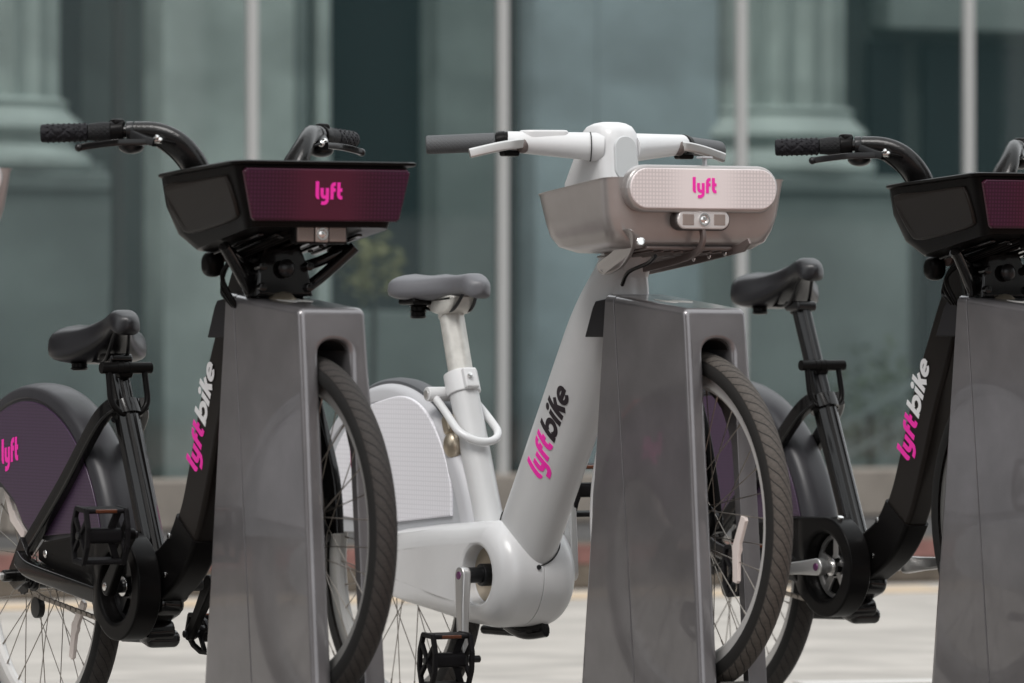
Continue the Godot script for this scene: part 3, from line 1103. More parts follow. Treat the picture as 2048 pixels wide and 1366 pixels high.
	for s in [1.0, -1.0]:
		var e: Vector2 = bb + Vector2(cos(ca), sin(ca)) * 0.158 * s
		crank(t, bb, e, s * 0.112, s, o_.crank, "bolt_purple" if o_.crank == "aluminium" else "chrome")
		pedal(t, Vector3(e.x, e.y, s * 0.140), s, o_.get("pedal_tilt", 0.0) if s > 0 else deg_to_rad(70))
	b = MB.new()
	b.rod(Vector3(bb.x, bb.y, -0.05), Vector3(bb.x, bb.y, 0.05), 0.036, 24, 0.004)
	b.box(Vector3(0.10, 0.06, 0.06), Vector3(-0.605, 0.295, -0.0), 0.016, Basis(Vector3(0, 0, 1), 0.35))
	b.box(Vector3(0.07, 0.035, 0.07), Vector3(-0.64, 0.232, -0.01), 0.012, Basis(Vector3(0, 0, 1), -0.25))
	b.rod(Vector3(-0.625, 0.243, -0.03), Vector3(-0.625, 0.243, 0.03), 0.024, 18, 0.006)
	part("bracket_shell", b, "black_gloss", t)
	b = MB.new()
	b.tube(curve([Vector3(-0.655, 0.232, -0.045), Vector3(-0.74, 0.222, -0.06), Vector3(-0.93, 0.215, -0.075)]), 0.010, 10)
	part("kickstand", b, "black_satin", t)
	# chain: a run of links
	b = MB.new()
	var c0 := Vector3(-1.07, 0.296, 0.052)
	var c1 := Vector3(-0.70, 0.252, 0.052)
	for i in 30:
		var q := c0.lerp(c1, (i + 0.5) / 30.0)
		var wide := 0.0072 if i % 2 == 0 else 0.0045
		for s in [-1.0, 1.0]:
			b.box(Vector3(0.0135, 0.0085, 0.0014), q + Vector3(0, 0, s * wide * 0.5), 0.0006, Basis(Vector3(0, 0, 1), -0.118))
		b.rod(q + Vector3(0.006, -0.0007, -0.0042), q + Vector3(0.006, -0.0007, 0.0042), 0.0032, 8)
	part("chain", b, "spoke_steel", t)
	b = MB.new()
	var cog := PackedVector2Array()
	for i in 36:
		var a := TAU * i / 36
		var rr := 0.040 if i % 2 == 0 else 0.036
		cog.append(Vector2(hubr.x, hubr.y) + Vector2(cos(a), sin(a)) * rr)
	b.extrude(cog, 0.050, 0.053)
	b.rod(Vector3(-1.07, 0.272, 0.044), Vector3(-1.07, 0.272, 0.058), 0.022, 18, 0.002)
	part("sprocket", b, "black_metal", t)
	# handlebar
	var bar := hub_node("handlebar", t, Vector3(-0.21, 0, 0))
	bar.rotation.y = deg_to_rad(3.5)
	b = MB.new()
	b.rod(Vector3(-0.005, 1.0, 0), Vector3(-0.03, 1.08, 0), 0.028, 18, 0.004)
	part("stem", b, "black_gloss", bar)
	for s in [1.0, -1.0]:
		b = MB.new()
		var path := curve([Vector3(-0.025, 1.06, s * 0.02), Vector3(-0.03, 1.10, s * 0.082), Vector3(-0.035, 1.158, s * 0.112), Vector3(-0.048, 1.193, s * 0.140), Vector3(-0.075, 1.216, s * 0.172), Vector3(-0.105, 1.222, s * 0.203)], 7)
		var rad := []
		for i in path.size():
			var k := float(i) / (path.size() - 1)
			rad.append(Vector2(lerpf(0.036, 0.0185, smoothstep(0.4, 1.0, k)), lerpf(0.024, 0.0165, k)))
		b.sweep(path, MB.oval(1, 1, 18), rad, Vector3(0, 0, 1))
		part("padded_cover", b, "leather", bar)
		b = MB.new()
		var seam := PackedVector3Array()
		for i in range(6, path.size()):
			var d := (path[mini(i + 1, path.size() - 1)] - path[i - 1]).normalized()
			var side := d.cross(Vector3(0, 0, 1)).normalized()
			var over := side.cross(d).normalized()
			seam.append(path[i] + over * (rad[i].y + 0.0003) * (1.0 if s > 0 else -1.0) * 0.8 + side * rad[i].x * 0.6 * -1.0)
		b.tube(seam, 0.0014, 6)
		part("stitched_seam", b, "black_satin", bar)
		var g0 := Vector3(-0.105, 1.222, s * 0.203)
		var g1 := Vector3(-0.205, 1.217, s * 0.352)
		var d := (g1 - g0).normalized()
		b = MB.new()
		b.rod(g0 - d * 0.02, g0 + d * 0.045, 0.0125, 16)
		part("bar_end", b, "black_gloss", bar)
		b = MB.new()
		b.rod(g0 + d * 0.020, g0 + d * 0.046, 0.0205, 22, 0.003)
		b.box(Vector3(0.026, 0.016, 0.024), g0 + d * 0.033 + Vector3(0, 0.016, 0), 0.005)
		part("shifter", b, "black_satin", bar)
		b = MB.new()
		b.lathe(PackedVector2Array([Vector2(0, 0), Vector2(0.0185, 0), Vector2(0.0188, 0.02), Vector2(0.0165, 0.040), Vector2(0.0165, 0.042), Vector2(0, 0.042)]), 22, Transform3D(Basis(d.cross(Vector3.UP).normalized(), d, d.cross(Vector3.UP).normalized().cross(d)), g0 + d * 0.046))
		part("twist_grip", b, "grip_rubber", bar)
		b = MB.new()
		var gl := (g1 - g0).length()
		b.rod(g0 + d * 0.0885, g1, 0.0172, 24, 0.004)
		for k in 9:
			for j in 10:
				var a := TAU * (j + 0.5 * (k % 2)) / 10 + 0.2
				var x := d.cross(Vector3.UP).normalized()
				var y := x.cross(d)
				var c := g0 + d * (0.094 + 0.0102 * k) + (x * cos(a) + y * sin(a)) * 0.0158
				if 0.094 + 0.0102 * k < gl - 0.006:
					b.ball(c, Vector3.ONE * 0.0031, 6)
		part("grip", b, "grip_block", bar)
		# brake lever with its clamp
		b = MB.new()
		b.rod(g0 + d * 0.001, g0 + d * 0.015, 0.0185, 20, 0.002)
		b.sweep(curve([g0 + d * 0.008 + Vector3(0.012, -0.006, 0), g0 + d * -0.006 + Vector3(0.034, -0.018, 0), g0 + d * -0.018 + Vector3(0.044, -0.024, 0)], 4), MB.rounded(0.010, 0.008, 0.003, 2), Vector2.ONE, Vector3.UP)
		b.ball(g0 + d * 0.012 + Vector3(0.012, -0.030, 0), Vector3(0.022, 0.014, 0.026), 12)
		var lever_clamp := part("lever_clamp", b, "black_metal", bar)
		b = MB.new()
		b.sweep(curve([g0 + d * -0.014 + Vector3(0.042, -0.022, 0), g0 + d * 0.02 + Vector3(0.044, -0.022, 0), g0 + d * 0.06 + Vector3(0.050, -0.022, 0), g0 + d * 0.10 + Vector3(0.054 - 0.014 * s, -0.026, 0), g0 + d * 0.122 + Vector3(0.056 - 0.018 * s, -0.029, 0)], 5), MB.rounded(0.0042, 0.0066, 0.0025, 2), Vector2.ONE, Vector3.UP)
		b.ball(g0 + d * 0.125 + Vector3(0.056 - 0.018 * s, -0.0295, 0), Vector3.ONE * 0.0078, 12)
		part("brake_lever", b, o_.get("lever", "black_gloss"), lever_clamp)
		b = MB.new()
		b.rod(g0 + d * -0.012 + Vector3(0.040, -0.020, 0), g0 + d * -0.026 + Vector3(0.044, -0.020, 0), 0.0062, 12, 0.001)
		b.ball(g0 + d * -0.027 + Vector3(0.044, -0.020, 0), Vector3.ONE * 0.0066, 10)
		b.ball(g0 + d * -0.018 + Vector3(0.050, -0.014, 0), Vector3.ONE * 0.005, 8)
		part("cable_adjuster", b, "chrome", lever_clamp)
		b = MB.new()
		b.tube(curve([g0 + d * -0.03 + Vector3(0.045, -0.020, 0), g0 + d * -0.055 + Vector3(0.042, -0.026, 0), g0 + d * -0.08 + Vector3(0.03, -0.04, 0), Vector3(0.0, 1.12, s * 0.10)], 5), 0.0026, 8)
		part("brake_cable", b, "black_satin", bar)
	# basket
	var bas := hub_node("basket", t)
	b = MB.new()
	var outer := [basket_ring(-0.185, 0.045, 0.115, 0.125, 0.988, 1.030, 0.05, 0.04), basket_ring(-0.205, 0.072, 0.140, 0.150, 0.990, 1.034, 0.05, 0.035), basket_ring(-0.238, 0.077, 0.166, 0.158, 1.020, 1.060, 0.056, 0.033),
		basket_ring(-0.258, 0.080, 0.184, 0.171, 1.075, 1.10, 0.058, 0.03), basket_ring(-0.264, 0.083, 0.190, 0.184, 1.128, 1.148, 0.058, 0.028), basket_ring(-0.268, 0.093, 0.194, 0.196, 1.131, 1.151, 0.058, 0.026), basket_ring(-0.269, 0.095, 0.1945, 0.198, 1.135, 1.156, 0.058, 0.026),
		basket_ring(-0.266, 0.091, 0.192, 0.195, 1.137, 1.158, 0.056, 0.026), basket_ring(-0.255, 0.076, 0.178, 0.178, 1.134, 1.154, 0.055, 0.026), basket_ring(-0.24, 0.068, 0.165, 0.160, 1.06, 1.09, 0.05, 0.03), basket_ring(-0.19, 0.06, 0.12, 0.14, 1.0, 1.042, 0.05, 0.04)]
	b.loft(outer)
	part("shell", b, "black_satin", bas)
	var side_at := func(u: float, v: float) -> float:
		var f := clampf((u + 0.235) / 0.31, 0.0, 1.0)
		var k := clampf((v - lerpf(0.990, 1.034, f)) / lerpf(0.138, 0.114, f), 0.0, 1.0)
		var wr := lerpf(0.140, 0.166, k / 0.22) if k < 0.22 else (lerpf(0.166, 0.184, (k - 0.22) / 0.4) if k < 0.62 else lerpf(0.184, 0.190, (k - 0.62) / 0.38))
		var wf := lerpf(0.150, 0.158, k / 0.22) if k < 0.22 else (lerpf(0.158, 0.171, (k - 0.22) / 0.36) if k < 0.58 else lerpf(0.171, 0.184, (k - 0.58) / 0.42))
		return lerpf(wr, wf, f)
	for s in [1.0, -1.0]:
		b = MB.new()
		var sp := curve2([Vector2(-0.200, 1.118), Vector2(-0.1, 1.122), Vector2(0.02, 1.130), Vector2(0.035, 1.124), Vector2(0.042, 1.10), Vector2(0.042, 1.065), Vector2(0.030, 1.050), Vector2(-0.05, 1.036), Vector2(-0.155, 1.024), Vector2(-0.178, 1.035), Vector2(-0.195, 1.07), Vector2(-0.207, 1.10)], 4, true)
		b.extrude(sp, -0.004, 0.0055, 0.0, 0.004, func(q): return Vector3(q.x, q.y, s * (side_at.call(q.x, q.y) + q.z + 0.0012)))
		part("side_panel", b, "tube_brown_black", bas)
	b = MB.new()
	var fp := PackedVector2Array([Vector2(-0.170, 1.143), Vector2(-0.176, 1.137), Vector2(-0.156, 1.050), Vector2(-0.150, 1.045), Vector2(0.150, 1.045), Vector2(0.156, 1.050), Vector2(0.176, 1.137), Vector2(0.170, 1.143)])
	b.extrude(fp, 0, 0.010, 0.0, 0.004, func(q): return Vector3(0.0785 + q.z + (q.y - 1.05) * 0.06, q.y, q.x))
	part("front_panel", b, "plum_panel", bas)
	var lf := func(x: float, y: float, z: float) -> Vector3:
		var yy := 1.086 + y * 0.0335
		return Vector3(0.0886 + z + (yy - 1.05) * 0.06, yy, -(x - 0.84) * 0.0335 - 0.002)
	print_word("front_lettering", lyft, "pink_print", bas, lf)
	b = MB.new()
	b.box(Vector3(0.022, 0.037, 0.112), Vector3(0.055, 1.021, 0.0), 0.004)
	part("headlight", b, "black_satin", bas)
	for z in [-0.034, 0.034]:
		b = MB.new()
		b.box(Vector3(0.006, 0.029, 0.036), Vector3(0.0650, 1.021, z), 0.002)
		part("headlight_lens", b, "lens_dim", bas)
	b = MB.new()
	b.box(Vector3(0.007, 0.030, 0.027), Vector3(0.0655, 1.021, 0), 0.002)
	part("headlight_lens", b, "lens_mid", bas)
	b = MB.new()
	b.lathe(PackedVector2Array([Vector2(0.0085, 0), Vector2(0.0115, 0), Vector2(0.0115, 0.003), Vector2(0.0085, 0.003)]), 20, Transform3D(Basis(Vector3(0, 1, 0), Vector3(1, 0, 0), Vector3(0, 0, -1)), Vector3(0.0680, 1.021, 0)), true)
	b.ball(Vector3(0.0685, 1.021, 0.0), Vector3(0.003, 0.0075, 0.0075), 10)
	part("headlight_bulb", b, "chrome", bas)
	b = MB.new()
	for k in 7:
		b.box(Vector3(0.19, 0.006, 0.012), Vector3(-0.07, 1.004 + 0.0, -0.105 + 0.035 * k), 0.002, Basis(Vector3(0, 0, 1), 0.18))
	for k in 8:
		b.ball(Vector3(-0.12 + 0.045 * (k % 4), 0.992 + 0.008 * (k % 4), 0.06 if k < 4 else -0.075), Vector3(0.006, 0.004, 0.006), 8)
	part("underside_rib", b, "black_gloss", bas)
	if not o_.get("dynamo", true):
		fw.set_meta("label", "front wheel with pale rim")
	return t


# ------------------------------------------------------------------ the white bike
func white_bike(called: String, at: Vector3) -> Node3D:
	var t := Node3D.new()
	t.name = called
	add_child(t, true)
	t.position = at
	t.rotation.y = deg_to_rad(YAW)
	var hubr := Vector3(-1.19, 0.335, 0)
	var bb := Vector2(-0.695, 0.335)
	var fw := wheel("front_wheel", t, Vector3(0, 0.465, 0), "tyre_dusty", "rim_silver", Vector2(0.026, 0.045), 0.05)
	spoke_reflector(fw, Vector3(0.172, -0.055, 0.011), deg_to_rad(74))
	wheel("rear_wheel", t, hubr, "tyre_dark", "rim_grey", Vector2(0.045, 0.04), 0.0)
	# fork
	var b := MB.new()
	for s in [-1.0, 1.0]:
		b.sweep(curve([Vector3(-0.20, 0.87, s * 0.03), Vector3(-0.165, 0.82, s * 0.045), Vector3(-0.075, 0.68, s * 0.047), Vector3(-0.025, 0.54, s * 0.047), Vector3(-0.004, 0.44, s * 0.047)]), MB.rounded(0.026, 0.010, 0.006, 3), Vector2.ONE, Vector3(0, 0, 1))
	part("fork", b, "black_satin", t)
	b = MB.new()
	b.rod(Vector3(-0.235, 0.86, 0), Vector3(-0.258, 1.03, 0), 0.037, 28, 0.003)
	part("head_tube", b, "frame_white", t)
	# front mudguard behind the dock
	b = MB.new()
	var sec := PackedVector2Array()
	for i in 9:
		var a := PI * i / 8
		sec.append(Vector2(0.342 + 0.018 * sin(a), 0.034 * cos(a)))
	for i in 9:
		var a := PI * (8 - i) / 8
		sec.append(Vector2(0.339 + 0.017 * sin(a), 0.031 * cos(a)))
	b.lathe(sec, 48, Transform3D(Basis(Vector3.RIGHT, Vector3(0, 0, 1), Vector3(0, 1, 0)), Vector3(0, 0.465, 0)), true, deg_to_rad(112), deg_to_rad(196))
	part("front_mudguard", b, "white_paint", t)
	b = MB.new()
	b.lathe(PackedVector2Array([Vector2(0.3385, -0.03), Vector2(0.352, -0.015), Vector2(0.3545, 0), Vector2(0.352, 0.015), Vector2(0.3385, 0.03)]), 48, Transform3D(Basis(Vector3.RIGHT, Vector3(0, 0, 1), Vector3(0, 1, 0)), Vector3(0, 0.465, 0)), true, deg_to_rad(113), deg_to_rad(195))
	part("mudguard_lining", b, "black_satin", t)
	# down tube: a fat oval
	var axis := curve([Vector3(-0.246, 1.03, 0), Vector3(-0.258, 0.985, 0), Vector3(-0.288, 0.935, 0), Vector3(-0.342, 0.868, 0), Vector3(-0.594, 0.494, 0) + Vector3(0.5554, 0.8316, 0) * 0.36, Vector3(-0.594, 0.494, 0) + Vector3(0.5554, 0.8316, 0) * 0.26,
		Vector3(-0.594, 0.494, 0) + Vector3(0.5554, 0.8316, 0) * 0.13, Vector3(-0.594, 0.494, 0), Vector3(-0.594, 0.494, 0) - Vector3(0.5554, 0.8316, 0) * 0.11, Vector3(-0.594, 0.494, 0) - Vector3(0.5554, 0.8316, 0) * 0.19], 8)
	var sc := []
	for i in axis.size():
		var s := 1.0 - smoothstep(0.80, 1.03, axis[i].y)
		sc.append(Vector2(lerpf(0.058, 0.0815, s), lerpf(0.045, 0.0555, s)))
	b = MB.new()
	b.sweep(axis, MB.oval(1, 1, 80), sc, Vector3(0, 0, 1))
	part("down_tube", b, "frame_white", t)
	# weld beads round the head
	for k in [0.030, -0.002]:
		b = MB.new()
		var bead := []
		for i in 15:
			var a := lerpf(-0.2, 2.6, i / 14.0)
			bead.append(Vector3(-0.205 - 0.048 * sin(a) + k, 1.005 - 0.055 * i / 14.0 - 0.10 * maxf(0.0, i / 14.0 - 0.4), 0.044 * cos(a * 0.62)))
		var run := curve(bead, 4)
		var rad := []
		for i in run.size():
			rad.append(0.0024 + 0.0009 * (i % 2))
		b.tube(run, rad, 7)
		part("weld_bead", b, "frame_white", t)
	# lettering wraps round the tube
	var dir := Vector3(0.5554, 0.8316, 0)
	var off := Vector3(-dir.y, dir.x, 0)
	var base := Vector3(-0.594, 0.494, 0) + dir * 0.075
	var h := 0.0515
	var lay := func(x: float, y: float, z: float) -> Vector3:
		var yy := (y - 0.02 + 0.0) * h
		var c := base + dir * (x + y * 0.22) * h
		var ry := 0.0815
		var rz := 0.0555
		var a := yy / 0.069 + 1.02
		return c + off * (-cos(a) * (ry + z)) + Vector3(0, 0, sin(a) * (rz + z))
	print_word("lettering", word_lyft(), "pink_print", t, lay, 0.0008)
	var lay2 := func(x: float, y: float, z: float) -> Vector3: return lay.call(x + 1.84, y, z)
	print_word("lettering", word_bike(), "black_print", t, lay2, 0.0008)
	# rear housing in two halves
	var prof := PackedVector2Array()
	for i in 33:
		var a := deg_to_rad(lerpf(-98, 86, i / 32.0))
		prof.append(bb + Vector2(0.0, 0.002) + Vector2(cos(a) * 0.112, sin(a) * 0.111))
	for k in [Vector2(-0.80, 0.440), Vector2(-0.92, 0.432), Vector2(-1.06, 0.419), Vector2(-1.18, 0.402), Vector2(-1.235, 0.375), Vector2(-1.245, 0.335), Vector2(-1.235, 0.30), Vector2(-1.19, 0.280), Vector2(-1.06, 0.262), Vector2(-0.95, 0.250), Vector2(-0.80, 0.232)]:
		prof.append(k)
	for s in [1.0, -1.0]:
		b = MB.new()
		var w := func(q: Vector3) -> Vector3: return Vector3(q.x, q.y, s * lerpf(q.z, minf(q.z, 0.075), smoothstep(-0.85, -1.1, q.x)))
		b.extrude(prof, 0.0006, 0.092, 0.0008, 0.045, w, 7, {"at": Vector2(-0.705, 0.335), "r": 0.061, "deep": 0.03, "lip": 0.008})
		part("housing", b, "white_paint", t)
		b = MB.new()
		b.lathe(PackedVector2Array([Vector2(0, 0.0665), Vector2(0.036, 0.0655), Vector2(0.052, 0.0640), Vector2(0.058, 0.0625)]), 40, Transform3D(Basis(Vector3.RIGHT, Vector3(0, 0, s), Vector3(0, -1, 0)), Vector3(-0.705, 0.335, 0)))
		part("bracket_disc", b, "bronze", t)
		b = MB.new()
		b.rod(Vector3(bb.x, bb.y, s * 0.062), Vector3(bb.x, bb.y, s * 0.088), 0.0235, 22, 0.003)
		b.rod(Vector3(bb.x, bb.y, s * 0.086), Vector3(bb.x, bb.y, s * 0.122), 0.0165, 20, 0.002)
		part("bracket_axle", b, "black_metal", t)
	b = MB.new()
	b.extrude(MB.inset(MB.ccw(prof.duplicate()), 0.0045), -0.0007, 0.0007)
	part("housing_seam", b, "seam", t)
	b = MB.new()
	var col := PackedVector3Array()
	for i in 41:
		var a := TAU * i / 40
		var c := Vector3(-0.594, 0.494, 0) - dir * 0.105
		var z := sin(a) * 0.0575
		var along := 0.022 - 0.034 * maxf(0.0, (sin(a) - cos(a)) / 1.41)
		col.append(c + off * cos(a) * 0.0835 + dir * along + Vector3(0, 0, z))
	b.tube(col, 0.0016, 6, false)
	part("tube_seam", b, "seam", t)
	b = MB.new()
	b.rod(Vector3(-0.590, 0.352, 0.012), Vector3(-0.581, 0.354, 0.013), 0.0052, 12, 0.001)
	part("housing_screw", b, "black_metal", t)
	# cranks
	var ca := deg_to_rad(-82)
	for s in [1.0, -1.0]:
		var e: Vector2 = bb + Vector2(cos(ca), sin(ca)) * 0.172 * s
		crank(t, bb, e, s * 0.128, s, "aluminium", "bolt_purple")
		pedal(t, Vector3(e.x + 0.012 * s, e.y, s * 0.140), s, deg_to_rad(-4))
	b = MB.new()
	b.tube(curve([Vector3(-0.75, 0.232, -0.01), Vector3(-0.70, 0.216, -0.02), Vector3(-0.655, 0.222, -0.045)]), 0.017, 12)
	part("kickstand_mount", b, "black_gloss", t)
	b = MB.new()
	b.tube(curve([Vector3(-0.68, 0.215, -0.05), Vector3(-0.80, 0.208, -0.075), Vector3(-0.98, 0.205, -0.085)]), 0.010, 10)
	part("kickstand", b, "black_satin", t)
	# seat tube, post, clamp
	var s0 := Vector3(-0.795, 0.40, 0)
	var s1 := Vector3(-0.915, 0.70, 0)
	var ax := (s1 - s0).normalized()
	b = MB.new()
	b.rod(s0, s1 + ax * 0.03, 0.0315, 30, 0.002)
	part("seat_tube", b, "frame_white", t)
	b = MB.new()
	b.rod(s1 + ax * 0.004, s1 + ax * 0.052, 0.0365, 30, 0.003)
	b.box(Vector3(0.016, 0.046, 0.032), s1 + ax * 0.028 + Vector3(0.034, 0.012, 0), 0.004, Basis(Vector3(0, 0, 1), 0.38))
	var clamp_ := part("seat_clamp", b, "white_paint", t)
	b = MB.new()
	b.rod(s1 + ax * 0.030 + Vector3(0.035, 0.013, 0.006), s1 + ax * 0.030 + Vector3(0.047, 0.018, 0.006), 0.0055, 14, 0.001)
	part("clamp_bolt", b, "chrome", clamp_)
	var top := Vector3(-0.972, 0.873, 0)
	b = MB.new()
	var post := PackedVector2Array()
	for i in 30:
		var a := TAU * i / 30
		var r := 0.0262
		if i in [2, 3] or i in [27, 28]:
			r = 0.0238
		post.append(Vector2(cos(a), sin(a)) * r)
	b.sweep(PackedVector3Array([s1, s1.lerp(top, 0.5), top]), post, Vector2.ONE, Vector3(0, 0, 1))
	part("seat_post", b, "cream_post", t)
	b = MB.new()
	b.rod(top - ax * 0.006, top + ax * 0.004, 0.0285, 26, 0.002)
	b.extrude(curve2([Vector2(-0.052, 0.006), Vector2(-0.040, -0.012), Vector2(0.0, -0.020), Vector2(0.040, -0.012), Vector2(0.056, 0.010), Vector2(0.050, 0.022), Vector2(-0.046, 0.026)], 4, true), -0.032, 0.032, 0.008, 0.008, func(q): return top + Vector3(q.x, q.y + 0.018, q.z))
	part("post_head", b, "cream_post", t)
	saddle(t, top + Vector3(0.012, 0.082, 0), "saddle_grey", 0.004, 0.78, 0.0)
	b = MB.new()
	b.ball(top + Vector3(-0.075, 0.026, 0), Vector3(0.05, 0.012, 0.06), 14)
	part("saddle_base", b, "black_gloss", t)
	# lock
	var lk := Vector3(-0.968, 0.704, 0)
	b = MB.new()
	b.rod(lk + Vector3(0, 0, 0.062), lk + Vector3(0, 0, -0.05), 0.0155, 20, 0.003)
	b.box(Vector3(0.05, 0.02, 0.03), lk + Vector3(0.025, 0.003, 0.0), 0.006)
	var lock := part("lock_bar", b, "white_paint", t)
	b = MB.new()
	b.rod(lk + Vector3(0, 0, 0.060), lk + Vector3(0, 0, 0.0645), 0.009, 16, 0.001)
	part("lock_cap", b, "aluminium", lock)
	b = MB.new()
	var dn := Vector3(0.142, -0.098, 0)
	var pts := [lk + Vector3(0.006, -0.008, 0.044), lk + dn * 0.35 + Vector3(0, 0, 0.046)]
	for i in 9:
		var a := PI * i / 8
		pts.append(lk + dn * (0.70 + 0.30 * sin(a)) + Vector3(0, 0, 0.048 * cos(a)))
	pts.append(lk + dn * 0.35 + Vector3(0, 0, -0.046))
	pts.append(lk + Vector3(0.006, -0.008, -0.044))
	b.tube(curve(pts, 4), 0.0085, 14)
	part("shackle", b, "white_paint", lock)
	b = MB.new()
	b.box(Vector3(0.03, 0.045, 0.03), Vector3(-0.918, 0.640, 0.032), 0.008, Basis(Vector3(0, 0, 1), 0.4))
	b.ball(Vector3(-0.905, 0.598, 0.032), Vector3(0.024, 0.030, 0.022), 14)
	part("lock_latch", b, "bronze", t)
	# rear fender
	var fend := hub_node("rear_fender", t)
	b = MB.new()
	sec = PackedVector2Array()
	for i in 11:
		var a := PI * i / 10
		sec.append(Vector2(0.352 + 0.040 * pow(sin(a), 0.55), 0.045 * cos(a)))
	for i in 11:
		var a := PI * (10 - i) / 10
		sec.append(Vector2(0.349 + 0.039 * pow(sin(a), 0.55), 0.041 * cos(a)))
	var turn := Transform3D(Basis(Vector3.RIGHT, Vector3(0, 0, 1), Vector3(0, 1, 0)), hubr)
	b.lathe(sec, 72, turn, true, deg_to_rad(4), deg_to_rad(172))
	part("mudguard", b, "mudguard_grey", fend)
	b = MB.new()
	b.lathe(PackedVector2Array([Vector2(0.386, 0.022), Vector2(0.395, 0.020), Vector2(0.4005, 0.012), Vector2(0.402, 0), Vector2(0.4005, -0.012), Vector2(0.395, -0.020), Vector2(0.386, -0.022)]), 72, turn, true, deg_to_rad(3), deg_to_rad(173))
	part("trim_band", b, "fender_trim", fend)
	for s in [1.0, -1.0]:
		b = MB.new()
		var q := PackedVector2Array()
		for i in 31:
			var a := deg_to_rad(lerpf(14, 170, i / 30.0))
			q.append(Vector2(hubr.x, hubr.y) + Vector2(cos(a), sin(a)) * 0.364)
		q.append(Vector2(-1.45, 0.40)); q.append(Vector2(-1.2, 0.403)); q.append(Vector2(-0.84, 0.425))
		b.extrude(q, 0, 0.006, 0, 0.003, func(k): return Vector3(k.x, k.y, s * (0.034 + k.z)))
		part("skirt", b, "pale_grey", fend)
		b = MB.new()
		q = curve2([Vector2(-0.893, 0.450), Vector2(-0.897, 0.52), Vector2(-0.935, 0.598), Vector2(-1.0, 0.664), Vector2(-1.075, 0.695), Vector2(-1.16, 0.694), Vector2(-1.30, 0.66), Vector2(-1.41, 0.57), Vector2(-1.45, 0.44)], 6)
		q.append(Vector2(-1.2, 0.424))
		b.extrude(q, 0, 0.006, 0, 0.003, func(k): return Vector3(k.x, k.y, s * (0.0402 + k.z)))
		part("skirt_panel", b, "white_panel", fend)
		if s < 0:
			continue
		var ly := func(x: float, y: float, z: float) -> Vector3: return Vector3(-1.33 + x * 0.05, 0.54 + y * 0.055, 0.0465 + z)
		print_word("panel_lettering", word_lyft(), "pink_print", fend, ly)
	# handlebar head
	var head := hub_node("handlebar", t)
	b = MB.new()
	var rings := []
	for k in [[1.02, -0.33, -0.235, 0.036], [1.075, -0.40, -0.245, 0.040], [1.11, -0.452, -0.250, 0.042], [1.135, -0.455, -0.255, 0.043], [1.177, -0.422, -0.260, 0.045], [1.215, -0.394, -0.263, 0.046], [1.236, -0.385, -0.268, 0.0445], [1.248, -0.372, -0.278, 0.039], [1.2545, -0.354, -0.292, 0.030], [1.2575, -0.334, -0.308, 0.018]]:
		var ring := PackedVector3Array()
		var cx: float = (k[1] + k[2]) / 2
		var hx: float = (k[2] - k[1]) / 2
		for q in MB.rounded(hx, k[3], minf(hx, k[3]) * 0.82, 7):
			ring.append(Vector3(cx + q.x, k[0], q.y))
		rings.append(ring)
	b.loft(rings)
	part("head_cover", b, "white_paint", head)
	b = MB.new()
	b.extrude(MB.rounded(0.0255, 0.045, 0.0245, 6), 0, 0.006, 0, 0.002, func(q): return Vector3(-0.2638 + q.z + (q.y) * -0.08, 1.183 + q.y, q.x + 0.0))
	part("head_badge", b, "badge_grey", head)
	for s in [1.0, -1.0]:
		b = MB.new()
		var a0 := Vector3(-0.300, 1.206, s * 0.030)
		var a1 := Vector3(-0.381, 1.217, s * 0.205)
		var path := PackedVector3Array()
		var rr := []
		for i in 9:
			path.append(a0.lerp(a1, i / 8.0))
			rr.append(Vector2(lerpf(0.0295, 0.0205, i / 8.0), lerpf(0.0295, 0.0205, i / 8.0)))
		b.sweep(path, MB.oval(1, 1, 26), rr, Vector3.UP)
		part("bar", b, "white_paint", head)
		b = MB.new()
		var cr := PackedVector3Array()
		for i in 31:
			var a := TAU * i / 30
			cr.append(a0 + Vector3(-0.010, 0.001, s * 0.0235) + Vector3(cos(a) * 0.0285, sin(a) * 0.0288, -cos(a) * 0.014 * s * -1))
		b.tube(cr, 0.0013, 6, false)
		if s > 0:
			part("bar_seam", b, "seam", head)
		var d := (a1 - a0).normalized()
		var g1 := Vector3(-0.462, 1.210, s * 0.346)
		var dg := (g1 - a1).normalized()
		b = MB.new()
		b.rod(a1 - d * 0.002, a1 + dg * 0.022, 0.0205, 24, 0.002)
		b.rod(a1 + dg * 0.004, a1 + dg * 0.018, 0.0215, 24, 0.001)
		b.box(Vector3(0.028, 0.012, 0.034), a1 + Vector3(0.01, -0.024, 0), 0.004)
		part("collar", b, "black_satin", head)
		b = MB.new()
		b.rod(a1 + dg * 0.022, g1, 0.0188, 26, 0.005)
		part("grip", b, "dark_grip", head)
		b = MB.new()
		var l0 := a1 + Vector3(0.030, -0.004, -s * 0.018)
		b.sweep(curve([l0, l0 + dg * 0.02 + Vector3(0.012, -0.001, 0), l0 + dg * 0.06 + Vector3(0.026, -0.005, 0), l0 + dg * 0.105 + Vector3(0.040, -0.012, 0), l0 + dg * 0.128 + Vector3(0.046, -0.016, 0)], 5), MB.rounded(0.0062, 0.0098, 0.004, 3), Vector2.ONE, Vector3.UP)
		part("brake_lever", b, "aluminium", head)
		b = MB.new()
		b.ball(l0 + Vector3(-0.006, -0.004, -s * 0.004), Vector3(0.014, 0.016, 0.014), 14)
		part("lever_pivot", b, "rack_brown", head)
	b = MB.new()
	b.extrude(MB.rounded(0.021, 0.042, 0.016, 5), -0.010, 0.012, 0.002, 0.005, func(q): return Vector3(-0.350 + q.x - q.y * 0.42, 1.228 + q.z, 0.138 + q.y))
	part("control_pad", b, "white_paint", head)
	# basket
	var bas := hub_node("basket", t)
	b = MB.new()
